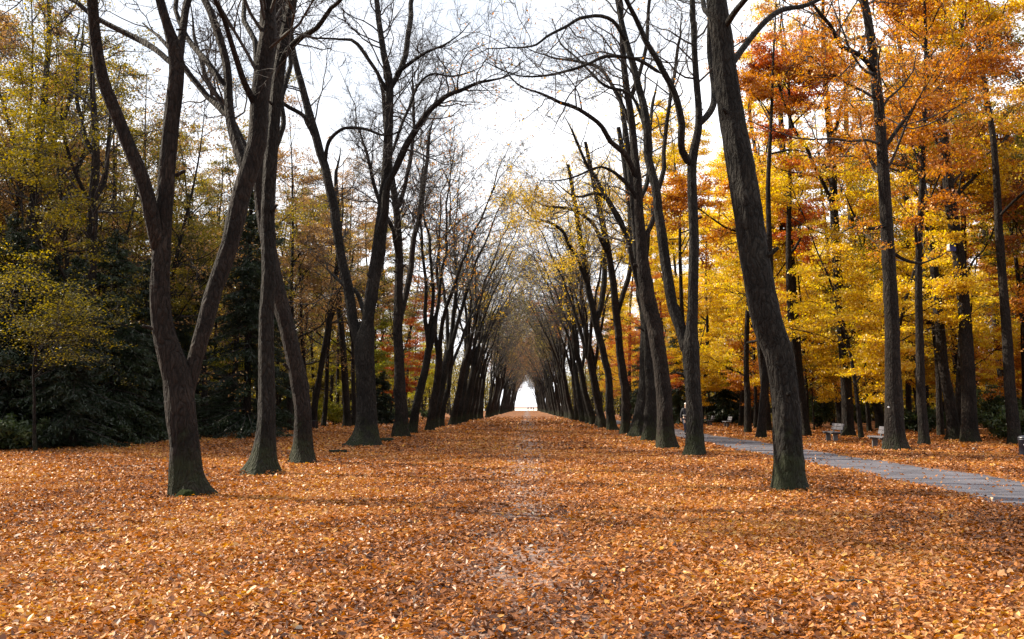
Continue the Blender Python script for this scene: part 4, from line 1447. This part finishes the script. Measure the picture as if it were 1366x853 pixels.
q = at(1268.5, 331, 44.92)
e = empty('nest_box', (q[0], q[1] - .06, q[2]), 'blue nest box with a white side fixed to a woodland trunk', 'nest box', rz=.25)
bm = bmesh.new()
box(bm, (0, 0, 0), (.30, .22, .34), bevel=.008)
put('body', bm_mesh('nest_body', bm, [BLUE]), e)
bm = bmesh.new()
box(bm, (-.162, 0, -.0), (.02, .20, .32), bevel=.004)
put('side_panel', bm_mesh('nest_side', bm, [WHITE]), e)
bm = bmesh.new()
box(bm, (0, -.03, .19), (.38, .34, .03), (.12, 0, 0), .004)
put('roof', bm_mesh('nest_roof', bm, [BIN_BLUE]), e)
bm = bmesh.new()
lathe(bm, [(.028, 0), (.03, .012), (.018, .012), (.018, .002)], 14)
h = put('entrance_ring', bm_mesh('nest_ring', bm, [STEEL], True), e, (0, -.112, .06))
h.rotation_euler = (PI / 2, 0, 0)

q = at(1186, 543.5, 36.9)
bm = bmesh.new()
lathe(bm, [(.001, .012), (.03, .012), (.034, .006), (.034, 0)], 16)
o = tag(put('trail_marker', bm_mesh('trail_marker', bm, [WHITE], True), None, (q[0], q[1] + .06, q[2])), 'small round white marker fixed to the oak trunk beside the bench', 'marker')
o.rotation_euler = (PI / 2, 0, 0)


def lump(name, loc, size, mat, label, cat, seed, rz=0.0, rough=.18):
    r = np.random.default_rng(seed)
    bm = bmesh.new()
    bmesh.ops.create_icosphere(bm, subdivisions=4, radius=1)
    k = r.normal(0, 1, (10, 3)) * 2.6
    ph = r.uniform(0, 6.28, 10)
    for v in bm.verts:
        c = np.array(v.co)
        n = 1 + rough * sum(math.sin(k[i] @ c + ph[i]) for i in range(10)) / 4 + r.normal(0, .02)
        v.co = Vector((c[0] * size[0] * n, c[1] * size[1] * n, max(-.02, c[2] * size[2] * n)))
    o = tag(put(name, bm_mesh(name, bm, [mat], True), None, loc), label, cat)
    o.rotation_euler = (0, 0, rz)
    return o


p = ground_at(250, 665)
lump('moss_mound', (p[0], p[1] - .14, 0), (.19, .15, .20), MOSS, 'round dark green moss mound before the nearest left trunk', 'moss', 1)


def log(loc, length, rad, rz, label, seed, bark=BARK_DARK):
    r = np.random.default_rng(seed)
    n = 14
    x = np.linspace(-length / 2, length / 2, n)
    P4 = np.stack([x, r.normal(0, .008, n), rad * .75 + r.normal(0, .006, n), rad * (1 + r.normal(0, .06, n))], 1)
    P4[0, 3] = P4[-1, 3] = .01
    P4[1, :3] = P4[0, :3] + np.array([.01, 0, 0])
    P4[-2, :3] = P4[-1, :3] - np.array([.01, 0, 0])
    g = Geo()
    stem(g, P4, 12, 0, .09, r=r)
    e = tag(put('fallen_log', g.mesh('fallen_log', [bark]), None, loc), label, 'log')
    e.rotation_euler = (0, 0, rz)


p = ground_at(451, 605.5)
log((p[0], p[1], 0), .62, .075, .1, 'short dark piece of log on the leaves before the V-forked tree', 3)
p = ground_at(516, 590)
log((p[0], p[1], 0), .62, .12, .25, 'mossy log end lying against the right foot of the V-forked tree', 4, BARK_GREY)
p = ground_at(825, 649.5)
log((p[0], p[1], 0), .22, .03, .3, 'small dark bark scrap on the leaves in the middle of the avenue', 5)
p = ground_at(405, 741)


def twig(x_, y_, length, rz, label, seed):
    r = np.random.default_rng(seed)
    p = ground_at(x_, y_)
    g = Geo()
    n = 10
    t = np.linspace(0, 1, n)
    P = np.stack([t * length, np.cumsum(r.normal(0, .012, n)), .03 + .012 * np.sin(t * 5 + r.uniform(0, 6)), .011 * (1 - .7 * t)], 1)
    tubes(g, P[None, :, :3], P[None, :, 3], 6)
    P1, R1 = sprout([P], 9, (.25, .9), (30, 60), (.3, .6), .6, 5, .2, 0, r, .004)
    P1[..., 2] = np.clip(P1[..., 2], .02, .07)
    if len(P1):
        tubes(g, P1, R1, 4)
    e = tag(put('fallen_twig', g.mesh('fallen_twig', [TWIG]), None, (p[0], p[1], .01)), label, 'twig')
    e.rotation_euler = (0, 0, rz)


twig(1105, 778, .55, -.5, 'thin dark twig lying on the leaves in the right foreground', 1)
twig(75, 713, .7, .1, 'dark twig lying on the leaves in the left foreground', 2)


# ------------------------------------------------------------------ people
def skin(name, verts, edges, radii, mat, sub=2):
    me = bpy.data.meshes.new('tmp')
    me.from_pydata(verts, edges, [])
    o = bpy.data.objects.new('tmp', me)
    C.objects.link(o)
    o.modifiers.new('s', 'SKIN')
    sv = me.skin_vertices[0].data
    for i, r in enumerate(radii):
        sv[i].radius = r if isinstance(r, tuple) else (r, r)
    sv[0].use_root = True
    m = o.modifiers.new('u', 'SUBSURF')
    m.levels = m.render_levels = sub
    dg = bpy.context.evaluated_depsgraph_get()
    dg.update()
    out = bpy.data.meshes.new_from_object(o.evaluated_get(dg))
    out.name = name
    bpy.data.objects.remove(o)
    bpy.data.meshes.remove(me)
    out.materials.clear()
    out.materials.append(mat)
    for p in out.polygons:
        p.use_smooth = True
    return out


def person_meshes(stride=.30):
    """a walker facing +y, feet at z 0, 1.75 m"""
    V, E, Rr = [], [], []

    def n(p, r, parent=None):
        V.append(p)
        Rr.append(r)
        if parent is not None:
            E.append((parent, len(V) - 1))
        return len(V) - 1
    pel = n((0, 0, .95), (.13, .10))
    wa = n((0, .01, 1.10), (.115, .09), pel)
    ch = n((0, .02, 1.30), (.14, .10), wa)
    nb_ = n((0, .02, 1.45), (.075, .07), ch)
    nk = n((0, .03, 1.51), .052, nb_)
    j = n((0, .05, 1.575), (.062, .075), nk)
    h1 = n((0, .05, 1.65), (.074, .092), j)
    n((0, .045, 1.725), (.062, .075), h1)
    nose = n((0, .142, 1.632), .013, h1)
    hands = {}
    for s in (-1, 1):
        sh = n((s * .17, .02, 1.41), .055, ch)
        sw = s * stride * .55
        el = n((s * .225, .0 - sw * .5, 1.14), .042, sh)
        wr = n((s * .235, .07 - sw * 1.1, .91), .027, el)
        pa = n((s * .235, .09 - sw * 1.25, .845), (.018, .036), wr)
        for f, (dy, ln) in enumerate(((-.028, .062), (-.010, .075), (.010, .080), (.028, .068))):
            a = n((s * .232, .095 - sw * 1.3 + dy, .805), .010, pa)
            b = n((s * .226, .105 - sw * 1.3 + dy, .805 - ln * .55), .009, a)
            n((s * .214, .112 - sw * 1.3 + dy, .805 - ln * .95), .008, b)
        a = n((s * .226, .125 - sw * 1.25, .855), .011, pa)
        n((s * .216, .145 - sw * 1.25, .815), .010, a)
        hp = n((s * .095, 0, .89), .085, pel)
        st = s * stride
        kn = n((s * .10, .06 + st * .55, .50), .058, hp)
        an_ = n((s * .10, -.02 + st * 1.0, .10), .040, kn)
        n((s * .105, .13 + st * 1.0, .04), (.035, .03), an_)
    body = skin('person_body', V, E, Rr, SKIN)

    def part(name, pts, edges, radii, mat):
        return skin(name, pts, edges, radii, mat, 1)
    st = stride
    jv = [(0, 0, .86), (0, .01, 1.10), (0, .02, 1.30), (0, .02, 1.47)]
    jr = [(.165, .13), (.145, .115), (.17, .125), (.085, .08)]
    je = [(0, 1), (1, 2), (2, 3)]
    for s in (-1, 1):
        sw = s * stride * .55
        b = len(jv)
        jv += [(s * .175, .02, 1.41), (s * .23, -sw * .5, 1.14), (s * .238, .06 - sw * 1.05, .925)]
        jr += [.075, .060, .045]
        je += [(2, b), (b, b + 1), (b + 1, b + 2)]
    jacket = part('person_jacket', jv, je, jr, CLOTH_DARK)
    tv, tr_, te = [(0, 0, .93)], [(.15, .115)], []
    for s in (-1, 1):
        b = len(tv)
        tv += [(s * .097, 0, .84), (s * .10, .055 + s * st * .55, .50), (s * .10, -.02 + s * st * 1.0, .11)]
        tr_ += [.098, .076, .062]
        te += [(0, b), (b, b + 1), (b + 1, b + 2)]
    trousers = part('person_trousers', tv, te, tr_, CLOTH_NAVY)
    shoes = [part('person_shoe', [(s * .10, -.055 + s * st, .055), (s * .105, .05 + s * st, .05), (s * .108, .15 + s * st, .038)], [(0, 1), (1, 2)], [(.045, .05), (.05, .05), (.042, .036)], CLOTH_DARK) for s in (-1, 1)]
    hair = part('person_hat', [(0, .03, 1.665), (0, .035, 1.72), (0, .04, 1.765)], [(0, 1), (1, 2)], [(.092, .108), (.088, .10), (.05, .06)], HAIR_PALE)
    bm = bmesh.new()
    lathe(bm, [(.165, 1.055), (.172, 1.06), (.172, 1.095), (.165, 1.10)], 24)
    for v in bm.verts:
        v.co.y = v.co.y * .8 + .01
    belt = bm_mesh('person_belt', bm, [BELT], True)
    eyes = bmesh.new()
    for s in (-1, 1):
        bmesh.ops.create_uvsphere(eyes, u_segments=10, v_segments=8, radius=.012, matrix=Matrix.Translation((s * .030, .128, 1.662)))
    bmesh.ops.create_uvsphere(eyes, u_segments=10, v_segments=6, radius=.02, matrix=Matrix.Translation((0, .118, 1.59)) @ Matrix.Diagonal((1, .5, .25, 1)))
    face = bm_mesh('person_face', eyes, [HAIR_DARK], True)
    return body, jacket, trousers, shoes, hair, belt, face


PB, PJ, PT, PSH, PH, PBL, PF = person_meshes()


def place_person(x, y, rz, label, group=None, hat=HAIR_PALE, belt=True, sc=1.0):
    e = empty('person', (x, y, 0), label, 'person', group, rz, sc)
    put('body', PB, e)
    put('jacket', PJ, e)
    put('trousers', PT, e)
    for s in PSH:
        put('shoe', s, e)
    recolour(put('hat', PH, e), 0, hat)
    if belt:
        put('belt', PBL, e)
    put('face', PF, e)


place_person(at(914.5, 543, 57)[0], 57, PI + .1, 'person in dark clothes and pale hat walking on the path behind a trunk', sc=1.04)
GP = 'people at the end of the avenue'
place_person(at(704.5, 543, 395)[0], 395, .05, 'tiny dark figure at the end of the avenue, left one of three', GP, HAIR_DARK, False)
place_person(at(708.5, 543, 399)[0], 399, .4, 'tiny dark figure at the end of the avenue, middle one of three', GP, HAIR_DARK, False, 1.03)
place_person(at(711.5, 543, 396)[0], 396, -.2, 'tiny dark figure at the end of the avenue, right one of three', GP, HAIR_DARK, False, .98)

# low pale railing that closes the avenue
e = empty('railing', (0, 430, 0), 'low pale railing across the bright far end of the avenue', 'railing')
bm = bmesh.new()
for z in (.35, .85):
    box(bm, (0, 0, z), (30, .06, .07))
put('rail', bm_mesh('rail', bm, [PALE]), e)
bm = bmesh.new()
box(bm, (0, 0, .45), (.12, .12, .95), bevel=.01)
pm = bm_mesh('railing_post', bm, [PALE])
for k in range(11):
    put('post', pm, e, (-15 + 3 * k, .1, 0))
